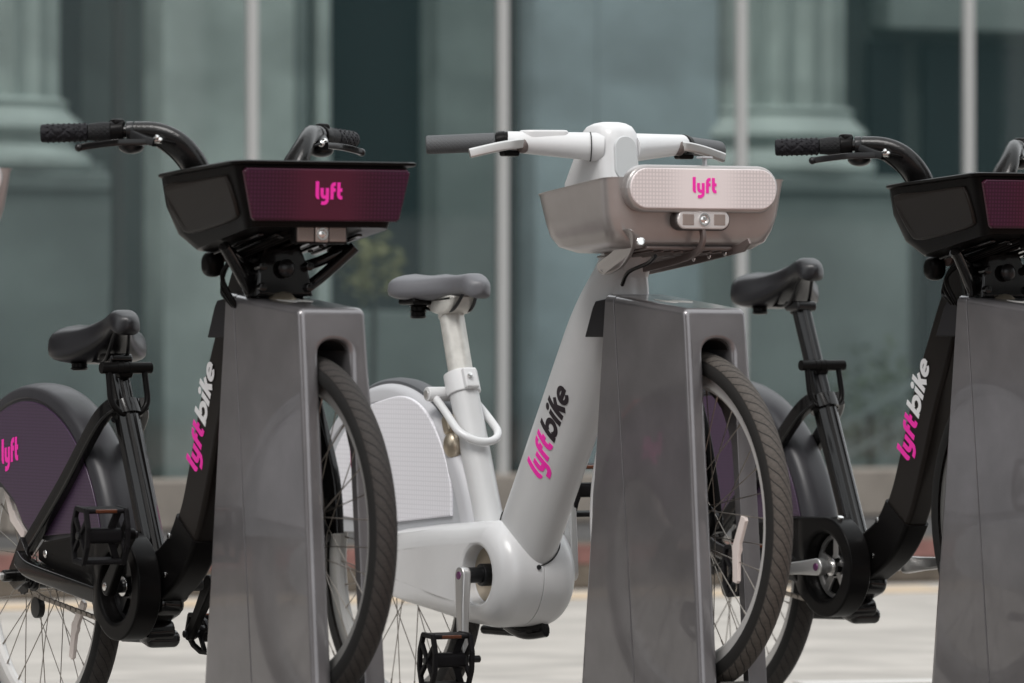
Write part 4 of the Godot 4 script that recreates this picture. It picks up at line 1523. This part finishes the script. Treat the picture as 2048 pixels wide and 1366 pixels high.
	var outer := [basket_ring(-0.18, -0.04, 0.11, 0.12, 0.992, 0.999, 0.05, 0.04), basket_ring(-0.226, -0.020, 0.156, 0.160, 0.992, 1.001, 0.06, 0.04), basket_ring(-0.255, -0.004, 0.181, 0.180, 1.003, 1.015, 0.062, 0.038), basket_ring(-0.270, 0.004, 0.193, 0.190, 1.024, 1.038, 0.063, 0.036),
		basket_ring(-0.278, 0.008, 0.198, 0.199, 1.05, 1.068, 0.063, 0.034), basket_ring(-0.292, 0.012, 0.206, 0.208, 1.104, 1.134, 0.065, 0.030), basket_ring(-0.294, 0.013, 0.208, 0.211, 1.106, 1.138, 0.065, 0.030), basket_ring(-0.289, 0.008, 0.202, 0.205, 1.106, 1.138, 0.063, 0.028),
		basket_ring(-0.272, 0.0, 0.186, 0.182, 1.05, 1.07, 0.06, 0.046), basket_ring(-0.22, -0.02, 0.15, 0.15, 1.004, 1.012, 0.05, 0.05)]
	b.loft(outer)
	part("shell", b, "basket_grey", bas)
	b = MB.new()
	var bow := func(q: Vector3) -> Vector3: return Vector3(0.018 + q.z, q.y, q.x)
	b.extrude(shifted(MB.rounded(0.1745, 0.0465, 0.0455, 8), Vector2(0, 1.116)), -0.012, 0.016, 0.006, 0.008, bow)
	part("panel_housing", b, "basket_grey", bas)
	b = MB.new()
	b.extrude(shifted(MB.rounded(0.168, 0.0395, 0.0385, 8), Vector2(0, 1.1165)), 0.010, 0.0185, 0.0, 0.0025, bow)
	part("front_panel", b, "pink_white_panel", bas)
	var lf := func(x: float, y: float, z: float) -> Vector3: return Vector3(0.0366 + z, 1.108 + y * 0.0315, -(x - 0.84) * 0.0325 + 0.0)
	print_word("front_lettering", word_lyft(), "pink_print", bas, lf)
	b = MB.new()
	b.extrude(shifted(MB.rounded(0.0635, 0.0215, 0.021, 8), Vector2(-0.002, 1.056)), 0.004, 0.026, 0.002, 0.004, func(q): return Vector3(0.002 + q.z, q.y, q.x))
	part("headlight", b, "lens_rim", bas)
	b = MB.new()
	b.extrude(shifted(MB.rounded(0.0600, 0.0188, 0.0183, 8), Vector2(-0.002, 1.0562)), 0.02, 0.0295, 0.0, 0.004, func(q): return Vector3(0.002 + q.z, q.y, q.x))
	part("headlight_lens", b, "lens_clear", bas)
	for z in [-0.038, 0.034]:
		b = MB.new()
		b.box(Vector3(0.003, 0.022, 0.026), Vector3(0.0312, 1.0562, z), 0.0012)
		part("reflector", b, "lens_mid", bas)
	b = MB.new()
	b.lathe(PackedVector2Array([Vector2(0.0095, 0), Vector2(0.0125, 0), Vector2(0.0125, 0.004), Vector2(0.0095, 0.004)]), 20, Transform3D(Basis(Vector3(0, 1, 0), Vector3(1, 0, 0), Vector3(0, 0, -1)), Vector3(0.0305, 1.0565, -0.002)), true)
	b.ball(Vector3(0.030, 1.0565, -0.002), Vector3(0.004, 0.0085, 0.0085), 10)
	part("headlight_bulb", b, "chrome", bas)
	b = MB.new()
	b.box(Vector3(0.014, 0.026, 0.004), Vector3(0.018, 1.166, -0.012), 0.0018)
	b.box(Vector3(0.018, 0.004, 0.028), Vector3(0.018, 1.178, -0.012), 0.0018)
	part("panel_clip", b, "pale_grey", bas)
	# carrier under the basket
	b = MB.new()
	b.box(Vector3(0.165, 0.008, 0.215), Vector3(-0.085, 0.996, 0), 0.003, Basis(Vector3(0, 0, 1), 0.06))
	for k in 9:
		b.box(Vector3(0.15, 0.004, 0.006), Vector3(-0.085, 0.990, -0.09 + 0.0225 * k), 0.0015, Basis(Vector3(0, 0, 1), 0.06))
	part("carrier_plate", b, "rack_brown", bas)
	b = MB.new()
	b.extrude(curve2([Vector2(-0.128, 1.034), Vector2(-0.100, 1.036), Vector2(-0.085, 1.022), Vector2(-0.090, 0.995), Vector2(-0.124, 0.966), Vector2(-0.180, 0.950), Vector2(-0.212, 0.955), Vector2(-0.216, 0.972), Vector2(-0.165, 0.993), Vector2(-0.138, 1.012)], 4, true), 0.086, 0.093, 0.0015, 0.0015, func(q): return Vector3(q.x + maxf(0.0, q.y - 0.962) * 1.73, q.y, q.z + maxf(0.0, q.y - 0.962)))
	b.box(Vector3(0.05, 0.005, 0.05), Vector3(-0.19, 0.985, 0.070), 0.002)
	part("carrier_arm", b, "basket_grey", bas)
	b = MB.new()
	b.extrude(PackedVector2Array([Vector2(-0.335, 0.950), Vector2(-0.345, 0.985), Vector2(-0.12, 0.996), Vector2(0.02, 1.009), Vector2(0.055, 1.020), Vector2(0.062, 1.010), Vector2(0.04, 0.994), Vector2(-0.125, 0.973)]), -0.093, -0.088, 0.0012, 0.0012)
	b.box(Vector3(0.11, 0.0012, 0.0014), Vector3(-0.22, 0.966, -0.0875), 0, Basis(Vector3(0, 0, 1), 0.10))
	part("carrier_arm", b, "rack_brown", bas)
	b = MB.new()
	for k in 4:
		b.rod(Vector3(-0.20 + 0.058 * k, 0.977 + 0.005 * k, -0.0885), Vector3(-0.20 + 0.058 * k, 0.977 + 0.005 * k, -0.084), 0.0062, 12, 0.002)
	b.rod(Vector3(0.006, 1.012, 0.128), Vector3(0.012, 1.014, 0.130), 0.0085, 12, 0.002)
	b.rod(Vector3(-0.195, 0.961, 0.091), Vector3(-0.195, 0.961, 0.095), 0.0065, 12, 0.001)
	b.ball(Vector3(-0.052, 1.016, 0.150), Vector3(0.010, 0.012, 0.008), 10)
	part("carrier_bolt", b, "chrome", bas)
	b = MB.new()
	b.sweep(curve([Vector3(0.022, 1.038, -0.004), Vector3(0.024, 1.016, -0.004), Vector3(0.006, 0.994, -0.002), Vector3(-0.06, 0.978, 0.0), Vector3(-0.17, 0.962, 0.012)], 5), MB.rounded(0.007, 0.004, 0.002, 2), Vector2.ONE, Vector3(0, 0, 1))
	part("light_bracket", b, "rack_brown", bas)
	b = MB.new()
	b.tube(curve([Vector3(0.0, 0.985, 0.09), Vector3(-0.06, 0.972, 0.07), Vector3(-0.15, 0.955, 0.06), Vector3(-0.20, 0.93, 0.045)], 5), 0.004, 8)
	part("light_cable", b, "black_satin", bas)
	return t

func shifted(poly: PackedVector2Array, by: Vector2) -> PackedVector2Array:
	for i in poly.size():
		poly[i] += by
	return poly


# ------------------------------------------------------------------ the dock
func dock(called: String, at: Vector3) -> Node3D:
	var t := Node3D.new()
	t.name = called
	add_child(t, true)
	t.position = at
	t.rotation.y = deg_to_rad(YAW)
	var uf := func(v: float) -> float: return 0.092 + (0.883 - v) * 0.090
	var ur := func(v: float) -> float: return -0.210 - (0.912 - v) * 0.116
	var us := func(v: float) -> float: return -0.178 + (0.912 - v) * 0.115
	var top := 0.912
	# outline across the dock, with the slot for the wheel cut up from below
	var outline := PackedVector2Array()
	var r := 0.015
	var half := func(v: float) -> float: return 0.0715 + (0.9 - v) * 0.006
	outline.append(Vector2(-0.0345, 0.0))
	outline.append(Vector2(-half.call(0.0), 0.0))
	for i in 12:
		var v: float = 0.07 * (i + 1)
		outline.append(Vector2(-half.call(v), v))
	for i in 5:
		var a := PI - PI / 2 * i / 4
		outline.append(Vector2(-0.0715 + r + cos(a) * r, top - r + sin(a) * r))
	for i in 5:
		var a := PI / 2 - PI / 2 * i / 4
		outline.append(Vector2(0.0715 - r + cos(a) * r, top - r + sin(a) * r))
	for i in 12:
		var v: float = 0.07 * (12 - i)
		outline.append(Vector2(half.call(v), v))
	outline.append(Vector2(half.call(0.0), 0.0))
	for i in 20:
		outline.append(Vector2(0.0345, 0.0385 * i))
	for i in 13:
		var a := PI * i / 12
		outline.append(Vector2(cos(a) * 0.0335, 0.794 + sin(a) * 0.0335))
	for i in range(19, 0, -1):
		outline.append(Vector2(-0.0345, 0.0385 * i))
	var front := func(q: Vector3) -> Vector3:
		var v := q.y
		var back: float = us.call(v) + 0.0013
		if q.x < 0:
			back = lerpf(uf.call(v) - 0.020 - 0.06 * smoothstep(0.60, 0.76, v), back, smoothstep(0.70, 0.80, v))
		var u := lerpf(back, uf.call(v), q.z / 0.3)
		var drop := 0.030 * smoothstep(0.80, top, v) * (u + 0.21) / 0.30
		return Vector3(u, v - drop, q.x)
	var rear := func(q: Vector3) -> Vector3:
		var v := q.y
		var u := lerpf(ur.call(v), us.call(v) - 0.0013, q.z / 0.1)
		var drop := 0.030 * smoothstep(0.80, top, v) * (u + 0.21) / 0.30
		return Vector3(u, v - drop, q.x)
	var b := MB.new()
	b.band = 0.04
	b.extrude(outline, 0.0, 0.3, 0.0015, 0.013, front, 6)
	part("front_shell", b, "dock_paint", t)
	b = MB.new()
	var half_outline := PackedVector2Array([Vector2(-0.0345, 0.80), Vector2(-half.call(0.80), 0.80)])
	for q in outline:
		if q.y > 0.801 and absf(q.x) > 0.0351 or q.x > 0.0342:
			half_outline.append(q)
	for i in 13:
		var a := PI * i / 12
		half_outline.append(Vector2(cos(a) * 0.0335, 0.794 + sin(a) * 0.0335))
	b.extrude(half_outline, 0.0, 0.1, 0.008, 0.0015, rear, 4)
	part("rear_shell", b, "dock_paint", t)
	# dark rubber lining of the wheel slot
	b = MB.new()
	var lining := PackedVector2Array([Vector2(0.0344, 0.03)])
	for i in 12:
		var a := PI * i / 12
		lining.append(Vector2(cos(a) * 0.0334, 0.794 + sin(a) * 0.0334))
	for i in 12:
		var a := PI - PI * (i + 1) / 12
		lining.append(Vector2(cos(a) * 0.0312, 0.794 + sin(a) * 0.0312))
	lining.append(Vector2(0.0322, 0.03))
	b.extrude(lining, 0.0, 0.3, 0, 0, func(q): return Vector3(lerpf(ur.call(q.y) + 0.012, uf.call(q.y) - 0.014, q.z / 0.3), q.y - 0.030 * smoothstep(0.80, top, q.y) * 0.9, q.x))
	part("slot_lining", b, "dock_inside", t)
	b = MB.new()
	for s in [-1.0, 1.0]:
		b.extrude(PackedVector2Array([Vector2(-0.19, 0.905), Vector2(-0.255, 0.898), Vector2(-0.266, 0.885), Vector2(-0.296, 0.826), Vector2(-0.19, 0.826)]), 0, 0.012, 0.002, 0.004, func(q): return Vector3(q.x, q.y, s * (0.056 + q.z)))
	b.box(Vector3(0.05, 0.012, 0.115), Vector3(-0.225, 0.893, 0), 0.004)
	part("guide_flap", b, "dock_rubber", t)
	b = MB.new()
	var mark := curve2([Vector2(-0.03, 0.028), Vector2(-0.012, 0.012), Vector2(-0.02, -0.01), Vector2(-0.004, -0.03), Vector2(0.010, -0.024), Vector2(0.004, 0.0), Vector2(0.014, 0.018), Vector2(-0.008, 0.034)], 4, true)
	b.extrude(mark, 0, 0.0012, 0, 0, func(q): return Vector3(-0.05 + q.x * 1.5, 0.9125 - 0.030 * (q.x * 1.5 + 0.16) / 0.30 - 0.0008 + q.z, q.y))
	part("top_mark", b, "dock_mark", t)
	b = MB.new()
	b.box(Vector3(0.72, 0.022, 0.56), Vector3(-0.08, 0.013, 0), 0.004)
	part("base_plate", b, "steel_plate", t)
	b = MB.new()
	b.extrude(PackedVector2Array([Vector2(-0.42, 0.025), Vector2(0.16, 0.025), Vector2(0.16, 0.16), Vector2(0.10, 0.135), Vector2(0.0, 0.1265), Vector2(-0.10, 0.135), Vector2(-0.24, 0.09)]), -0.032, 0.032, 0.002, 0.002)
	part("wheel_tray", b, "steel_plate", t)
	return t


# ------------------------------------------------------------------ street and shop front
func slab(called: String, size: Vector3, at: Vector3, material: String, parent: Node, r := 0.0, turn := 0.0) -> MeshInstance3D:
	var b := MB.new()
	b.box(size, at, r, Basis(Vector3.UP, turn))
	return part(called, b, material, parent)

func column(called: String, parent_at: Vector3, turn: float) -> Node3D:
	var t := Node3D.new()
	t.name = called
	add_child(t, true)
	t.position = parent_at
	t.rotation.y = turn
	var b := MB.new()
	var flutes := []
	for k in 2:
		var ring := PackedVector3Array()
		for i in 96:
			var a := TAU * i / 96
			var f := absf(sin(a * 8.0))
			var r := 0.290 - 0.055 * pow(f, 0.8)
			ring.append(Vector3(cos(a) * r, [1.70, 4.6][k], sin(a) * r))
		flutes.append(ring)
	b.loft(flutes)
	part("shaft", b, "stone_pale", t)
	b = MB.new()
	b.lathe(PackedVector2Array([Vector2(0, 1.715), Vector2(0.300, 1.715), Vector2(0.325, 1.70), Vector2(0.312, 1.68), Vector2(0.335, 1.65), Vector2(0.368, 1.625), Vector2(0.375, 1.60), Vector2(0.355, 1.572), Vector2(0, 1.572)]), 48)
	part("upper_torus", b, "stone_pale", t)
	b = MB.new()
	b.lathe(PackedVector2Array([Vector2(0, 1.575), Vector2(0.330, 1.575), Vector2(0.338, 1.54), Vector2(0.372, 1.52), Vector2(0.405, 1.495), Vector2(0.412, 1.465), Vector2(0.39, 1.435), Vector2(0, 1.435)]), 48)
	part("lower_torus", b, "stone_pale", t)
	b = MB.new()
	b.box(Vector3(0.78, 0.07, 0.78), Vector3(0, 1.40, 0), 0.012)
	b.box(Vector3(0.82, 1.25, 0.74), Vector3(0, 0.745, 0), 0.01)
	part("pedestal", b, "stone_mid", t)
	return t


func _ready() -> void:
	rng.seed = 7
	# camera: a 200 mm lens, wide open
	var cam := Camera3D.new()
	cam.name = "camera"
	add_child(cam)
	cam.position = Vector3(0, EYE, 0)
	cam.rotation.x = -atan(43.0 / 11378.0)
	var fov := rad_to_deg(2.0 * atan(683.0 / 11378.0))
	cam.fov = fov
	cam.near = 0.1
	cam.far = 400
	var ca := CameraAttributesPhysical.new()
	ca.frustum_focal_length = 12.0 / tan(deg_to_rad(fov / 2))
	ca.frustum_focus_distance = 11.5
	ca.frustum_near = 0.1
	ca.frustum_far = 400
	ca.exposure_aperture = 4.3
	cam.attributes = ca
	cam.current = true
	# overcast sky
	var we := WorldEnvironment.new()
	we.name = "environment"
	var e := Environment.new()
	e.background_mode = Environment.BG_SKY
	var sm := ProceduralSkyMaterial.new()
	sm.sky_top_color = lin(0.94, 0.98, 1.0)
	sm.sky_horizon_color = lin(0.77, 0.79, 0.81)
	sm.sky_curve = 0.25
	sm.ground_bottom_color = lin(0.2, 0.19, 0.18)
	sm.ground_horizon_color = lin(0.4, 0.39, 0.38)
	sm.sky_energy_multiplier = 1.0
	var sky := Sky.new()
	sky.sky_material = sm
	e.sky = sky
	e.tonemap_mode = Environment.TONE_MAPPER_LINEAR
	e.tonemap_exposure = 1.46
	e.sdfgi_enabled = true
	e.ssao_enabled = true
	e.ssil_enabled = true
	we.environment = e
	add_child(we)
	var sun := DirectionalLight3D.new()
	sun.name = "sun"
	sun.light_energy = 0.45
	sun.light_color = Color(1.0, 0.99, 0.98)
	sun.light_angular_distance = 25
	sun.shadow_enabled = true
	sun.rotation_degrees = Vector3(-54, -22, 0)
	add_child(sun)
	make_materials()

	# ---- the street: roadway, near pavement, far kerb and pavement
	var b := MB.new()
	b.box(Vector3(160, 0.2, 160), Vector3(0, -0.1, -20))
	structure(part("road", b, "concrete_road", self))
	var near := Node3D.new()
	near.name = "near_pavement"
	add_child(near)
	near.rotation.y = deg_to_rad(30)
	structure(near)
	slab("paving", Vector3(60, 0.12, 12), Vector3(-5.6, 0.06, -2.9), "brick_pavement", near)
	var street := deg_to_rad(22)
	var kerb := Node3D.new()
	kerb.name = "kerb"
	add_child(kerb)
	kerb.position = Vector3(0, 0, -18.05)
	kerb.rotation.y = street
	structure(kerb)
	for i in 24:
		slab("kerb_stone", Vector3(1.19, 0.15, 0.16), Vector3(-14 + 1.2 * i, 0.075, -0.08), "kerb_stone", kerb, 0.012)
	for i in 24:
		slab("red_paint", Vector3(1.186, 0.060, 0.008), Vector3(-14 + 1.2 * i, 0.113, 0.0), "kerb_red", kerb, 0.003)
	b = MB.new()
	b.box(Vector3(60, 0.3, 14), Vector3(0, -0.005, -7.16))
	var pave := part("pavement", b, "pavement_dark", self)
	pave.position = Vector3(0, 0, -18.05)
	pave.rotation.y = street
	structure(pave)
	var paint := Node3D.new()
	paint.name = "gutter_line"
	add_child(paint)
	paint.position = Vector3(0, 0, -18.05)
	paint.rotation.y = street
	structure(paint)
	slab("yellow_paint", Vector3(14.3, 0.004, 0.30), Vector3(-5.85, 0.003, 0.42), "line_yellow", paint)
	slab("white_paint", Vector3(2.2, 0.004, 0.34), Vector3(2.45, 0.003, 0.44), "line_white", paint)
	var lane := Node3D.new()
	lane.name = "lane_line"
	add_child(lane)
	lane.position = Vector3(0, 0, -13.25)
	lane.rotation.y = deg_to_rad(14)
	structure(lane)
	slab("worn_paint", Vector3(1.3, 0.004, 0.12), Vector3(1.35, 0.003, 0.0), "line_worn", lane)
	slab("worn_paint", Vector3(0.5, 0.004, 0.10), Vector3(-1.12, 0.003, -0.05), "line_worn", lane)

	# ---- glass shop front along the far pavement
	var front := deg_to_rad(30)
	var shop := Node3D.new()
	shop.name = "glass_shopfront"
	add_child(shop)
	shop.position = Vector3(0, 0, -20)
	shop.rotation.y = front
	tag(shop, "tall glass shop front with pale mullions on a low stone sill across the street", "shop front")
	for i in 9:
		var s := -4.99 + 0.99 * i
		slab("mullion", Vector3(0.034, 3.6, 0.034), Vector3(s, 2.10, 0.004), "mullion", shop, 0.004)
		if i < 8:
			slab("pane", Vector3(0.934, 3.5, 0.012), Vector3(s + 0.495, 2.08, 0.0), "glass", shop)
			b = MB.new()
			b.box(Vector3(0.984, 0.17, 0.22), Vector3(s + 0.495, 0.235, 0.02), 0.008)
			part("sill_stone", b, "sill_stone", shop)
	slab("head_rail", Vector3(8.1, 0.16, 0.14), Vector3(-1.03, 3.92, 0), "mullion", shop, 0.006)

	# ---- the old stone building that stands behind the glass
	var old := Node3D.new()
	old.name = "stone_building"
	add_child(old)
	old.position = Vector3(0, 0, -20)
	old.rotation.y = front
	tag(old, "old stone building behind the glass, with tall dark windows between pale piers", "building")
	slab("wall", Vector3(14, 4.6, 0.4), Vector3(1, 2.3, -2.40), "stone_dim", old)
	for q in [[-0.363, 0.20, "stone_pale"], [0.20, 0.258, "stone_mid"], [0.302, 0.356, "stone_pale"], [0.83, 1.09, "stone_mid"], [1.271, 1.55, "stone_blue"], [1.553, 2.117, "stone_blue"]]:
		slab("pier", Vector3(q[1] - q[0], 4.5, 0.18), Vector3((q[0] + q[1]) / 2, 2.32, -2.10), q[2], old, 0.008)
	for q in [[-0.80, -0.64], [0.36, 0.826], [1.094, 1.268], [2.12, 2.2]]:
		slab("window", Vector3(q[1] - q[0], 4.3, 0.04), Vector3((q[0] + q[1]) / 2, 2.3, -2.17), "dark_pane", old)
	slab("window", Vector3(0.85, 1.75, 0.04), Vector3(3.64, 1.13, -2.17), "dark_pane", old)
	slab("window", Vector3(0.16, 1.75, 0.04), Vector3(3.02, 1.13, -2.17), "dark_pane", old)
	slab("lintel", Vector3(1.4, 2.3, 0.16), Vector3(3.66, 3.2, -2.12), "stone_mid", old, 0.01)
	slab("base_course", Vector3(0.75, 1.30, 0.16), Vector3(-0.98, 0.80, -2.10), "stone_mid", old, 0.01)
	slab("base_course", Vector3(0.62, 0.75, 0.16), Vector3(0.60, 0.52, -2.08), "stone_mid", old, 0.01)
	var c1 := column("stone_column", Vector3.ZERO, front)
	var basis := Basis(Vector3.UP, front)
	c1.position = Vector3(0, 0, -20) + basis * Vector3(2.44, 0.0, -2.10)
	tag(c1, "fluted pale stone column behind the glass on the right, on a square pedestal", "column", "fluted columns behind the glass")
	var c2 = c1.duplicate()
	c2.name = "stone_column_001"
	add_child(c2)
	c2.position = Vector3(0, 0, -20) + basis * Vector3(-1.10, -0.03, -2.05)
	tag(c2, "fluted pale stone column behind the glass at the far left edge, on a pedestal", "column", "fluted columns behind the glass")
	# a dark lamp post behind the glass on the left
	var post := Node3D.new()
	post.name = "lamp_post"
	add_child(post)
	post.position = Vector3(0, 0, -20) + basis * Vector3(-1.05, 0, -1.0)
	b = MB.new()
	b.rod(Vector3(0, 0.15, 0), Vector3(0, 4.4, 0), 0.026, 14)
	part("shaft", b, "post_dark", post)
	b = MB.new()
	b.lathe(PackedVector2Array([Vector2(0, 0.15), Vector2(0.05, 0.15), Vector2(0.045, 0.3), Vector2(0.034, 0.45), Vector2(0.030, 0.95), Vector2(0.022, 1.05), Vector2(0, 1.06)]), 18)
	part("foot", b, "post_dark", post)
	tag(post, "thin dark lamp post standing behind the glass beside the left stone column", "lamp post")

	var left := Node3D.new()
	left.name = "grey_building"
	add_child(left)
	left.position = Vector3(0, 0, -20) + basis * Vector3(-27.0, 0, -6.0)
	left.rotation.y = front
	tag(left, "tall grey stone building further along the far pavement to the left", "building")
	slab("wall", Vector3(43, 20, 12.4), Vector3(0, 10, 0), "stone_grey", left)
	for i in 9:
		for k in 4:
			slab("window", Vector3(2.4, 2.8, 0.06), Vector3(-18.5 + 4.6 * i, 3.0 + 4.6 * k, 6.22), "dark_pane", left)
	var nl := Node3D.new()
	nl.name = "dark_office"
	add_child(nl)
	nl.position = Vector3(0, 0, -20) + basis * Vector3(-40, 0, 27)
	nl.rotation.y = front
	tag(nl, "dark stone office building on the near side of the street to the left", "building")
	slab("wall", Vector3(44, 15, 1.0), Vector3(0, 7.5, 0.5), "stone_grey", nl)
	for i in 8:
		for k in 3:
			slab("window", Vector3(2.6, 2.6, 0.06), Vector3(-17.5 + 5 * i, 3.0 + 4.6 * k, -0.02), "dark_pane", nl)
	# ---- the office building on the near side of the street, behind the camera
	var own := Node3D.new()
	own.name = "stone_office"
	add_child(own)
	own.position = Vector3(0, 0, -20) + basis * Vector3(19, 0, 22.5)
	own.rotation.y = front
	tag(own, "tall pale stone office building on the near side of the street", "building")
	slab("wall", Vector3(42, 15, 1.0), Vector3(0, 7.5, 0.5), "office_stone", own)
	for i in 8:
		for k in 3:
			slab("window", Vector3(2.6, 2.6, 0.06), Vector3(-17.5 + 5 * i, 3.0 + 5 * k, -0.02), "dark_pane", own)

	# ---- plants and a stair rail behind the glass
	for q in [[Vector3(0.23, 1.06, -1.45), 0.13, 150, "small yellow green potted tree behind the glass left of the white saddle", "potted_tree"], [Vector3(2.40, 0.52, -1.35), 0.26, 320, "low dark green shrub behind the glass beside the right stone column", "shrub"]]:
		var plant := Node3D.new()
		plant.name = q[4]
		add_child(plant)
		plant.position = Vector3(0, 0, -20) + basis * Vector3(q[0].x, 0.15, q[0].z)
		plant.rotation.y = front
		tag(plant, q[3], q[4].replace("_", " "))
		b = MB.new()
		for i in int(q[2]):
			var d := Vector3(rng.randfn(), rng.randfn(), rng.randfn()).normalized() * (0.35 + 0.65 * rng.randf()) * float(q[1])
			var c: Vector3 = Vector3(0, q[0].y - 0.15, 0) + d * Vector3(1, 1.1, 0.8)
			var a := Vector3(rng.randfn(), rng.randfn(), rng.randfn()).normalized()
			var o := a.cross(Vector3(rng.randfn(), rng.randfn(), rng.randfn())).normalized()
			b.quad(c - a * 0.026, c + o * 0.011, c + a * 0.026, c - o * 0.011)
		part("foliage", b, "leaf" if q[4] == "potted_tree" else "leaf_dark", plant)
		b = MB.new()
		b.rod(Vector3(0, 0.0, 0), Vector3(0.01, q[0].y - 0.15, 0), 0.012, 8)
		part("stem", b, "post_dark", plant)
		if q[4] == "potted_tree":
			b = MB.new()
			b.lathe(PackedVector2Array([Vector2(0, 0), Vector2(0.11, 0), Vector2(0.14, 0.28), Vector2(0.125, 0.28), Vector2(0.12, 0.25), Vector2(0, 0.25)]), 20)
			part("pot", b, "stone_mid", plant)
	var rail := Node3D.new()
	rail.name = "stair_rail"
	add_child(rail)
	rail.position = Vector3(0, 0, -20) + basis * Vector3(2.1, 0.15, -1.2)
	rail.rotation.y = front
	tag(rail, "sloping pale metal stair rail behind the glass at the lower right", "railing")
	for k in 2:
		b = MB.new()
		b.rod(Vector3(-0.05, 0.10 + 0.13 * k, 0), Vector3(0.55, 0.40 + 0.13 * k, 0), 0.011, 10)
		part("rail", b, "stone_mid", rail)
	for k in 3:
		b = MB.new()
		b.rod(Vector3(-0.02 + 0.27 * k, 0, 0), Vector3(-0.02 + 0.27 * k, 0.245 + 0.135 * k, 0), 0.011, 10)
		part("baluster", b, "stone_mid", rail)

	# ---- docks, bikes
	var places := [Vector3(-1.1135, 0, -10.314), Vector3(-0.381, 0, -10.734), Vector3(0.3515, 0, -11.154), Vector3(1.084, 0, -11.575)]
	var d0 := dock("docking_station", places[1])
	var words := ["grey docking station just outside the left edge, holding the white bike there", "grey docking station holding the black bike at the left", "grey docking station holding the white bike in the middle", "grey docking station cut off by the right edge, holding a black bike"]
	tag(d0, words[1], "bike dock", "grey bike docks in a row")
	var num := 1
	for i in [0, 2, 3]:
		var d = d0.duplicate()
		d.name = "docking_station_%03d" % num
		num += 1
		add_child(d)
		d.position = places[i]
		tag(d, words[i], "bike dock", "grey bike docks in a row")
	var k1 := black_bike("share_bike", Vector3(-0.3906, 0, -10.734), {"front_tyre": "tyre_dark", "crank": "black_satin", "ring": "black_metal", "crank_angle": 42.0, "pedal_tilt": -0.1})
	tag(k1, "black share bike at the left with low saddle, plum basket front and raised black pedal", "bicycle", "black share bikes in the docks")
	var k3 := black_bike("share_bike_001", Vector3(1.0565, 0, -11.623), {"front_tyre": "tyre_dark", "crank": "aluminium", "ring": "aluminium", "crank_angle": 184.0, "seat_lift": 0.118, "lever": "black_metal", "pedal_tilt": 0.1})
	tag(k3, "black share bike at the right with raised saddle and silver cranks", "bicycle", "black share bikes in the docks")
	var w2 := white_bike("electric_bike", Vector3(0.358, 0, -11.154))
	tag(w2, "white electric bike in the middle dock with grey saddle and fat down tube", "bicycle", "white electric bikes in the docks")
	var w0 = w2.duplicate()
	w0.name = "electric_bike_001"
	add_child(w0)
	w0.position = Vector3(-1.094, 0, -10.314)
	tag(w0, "white electric bike past the left edge, only the tip of its grey basket showing", "bicycle", "white electric bikes in the docks")
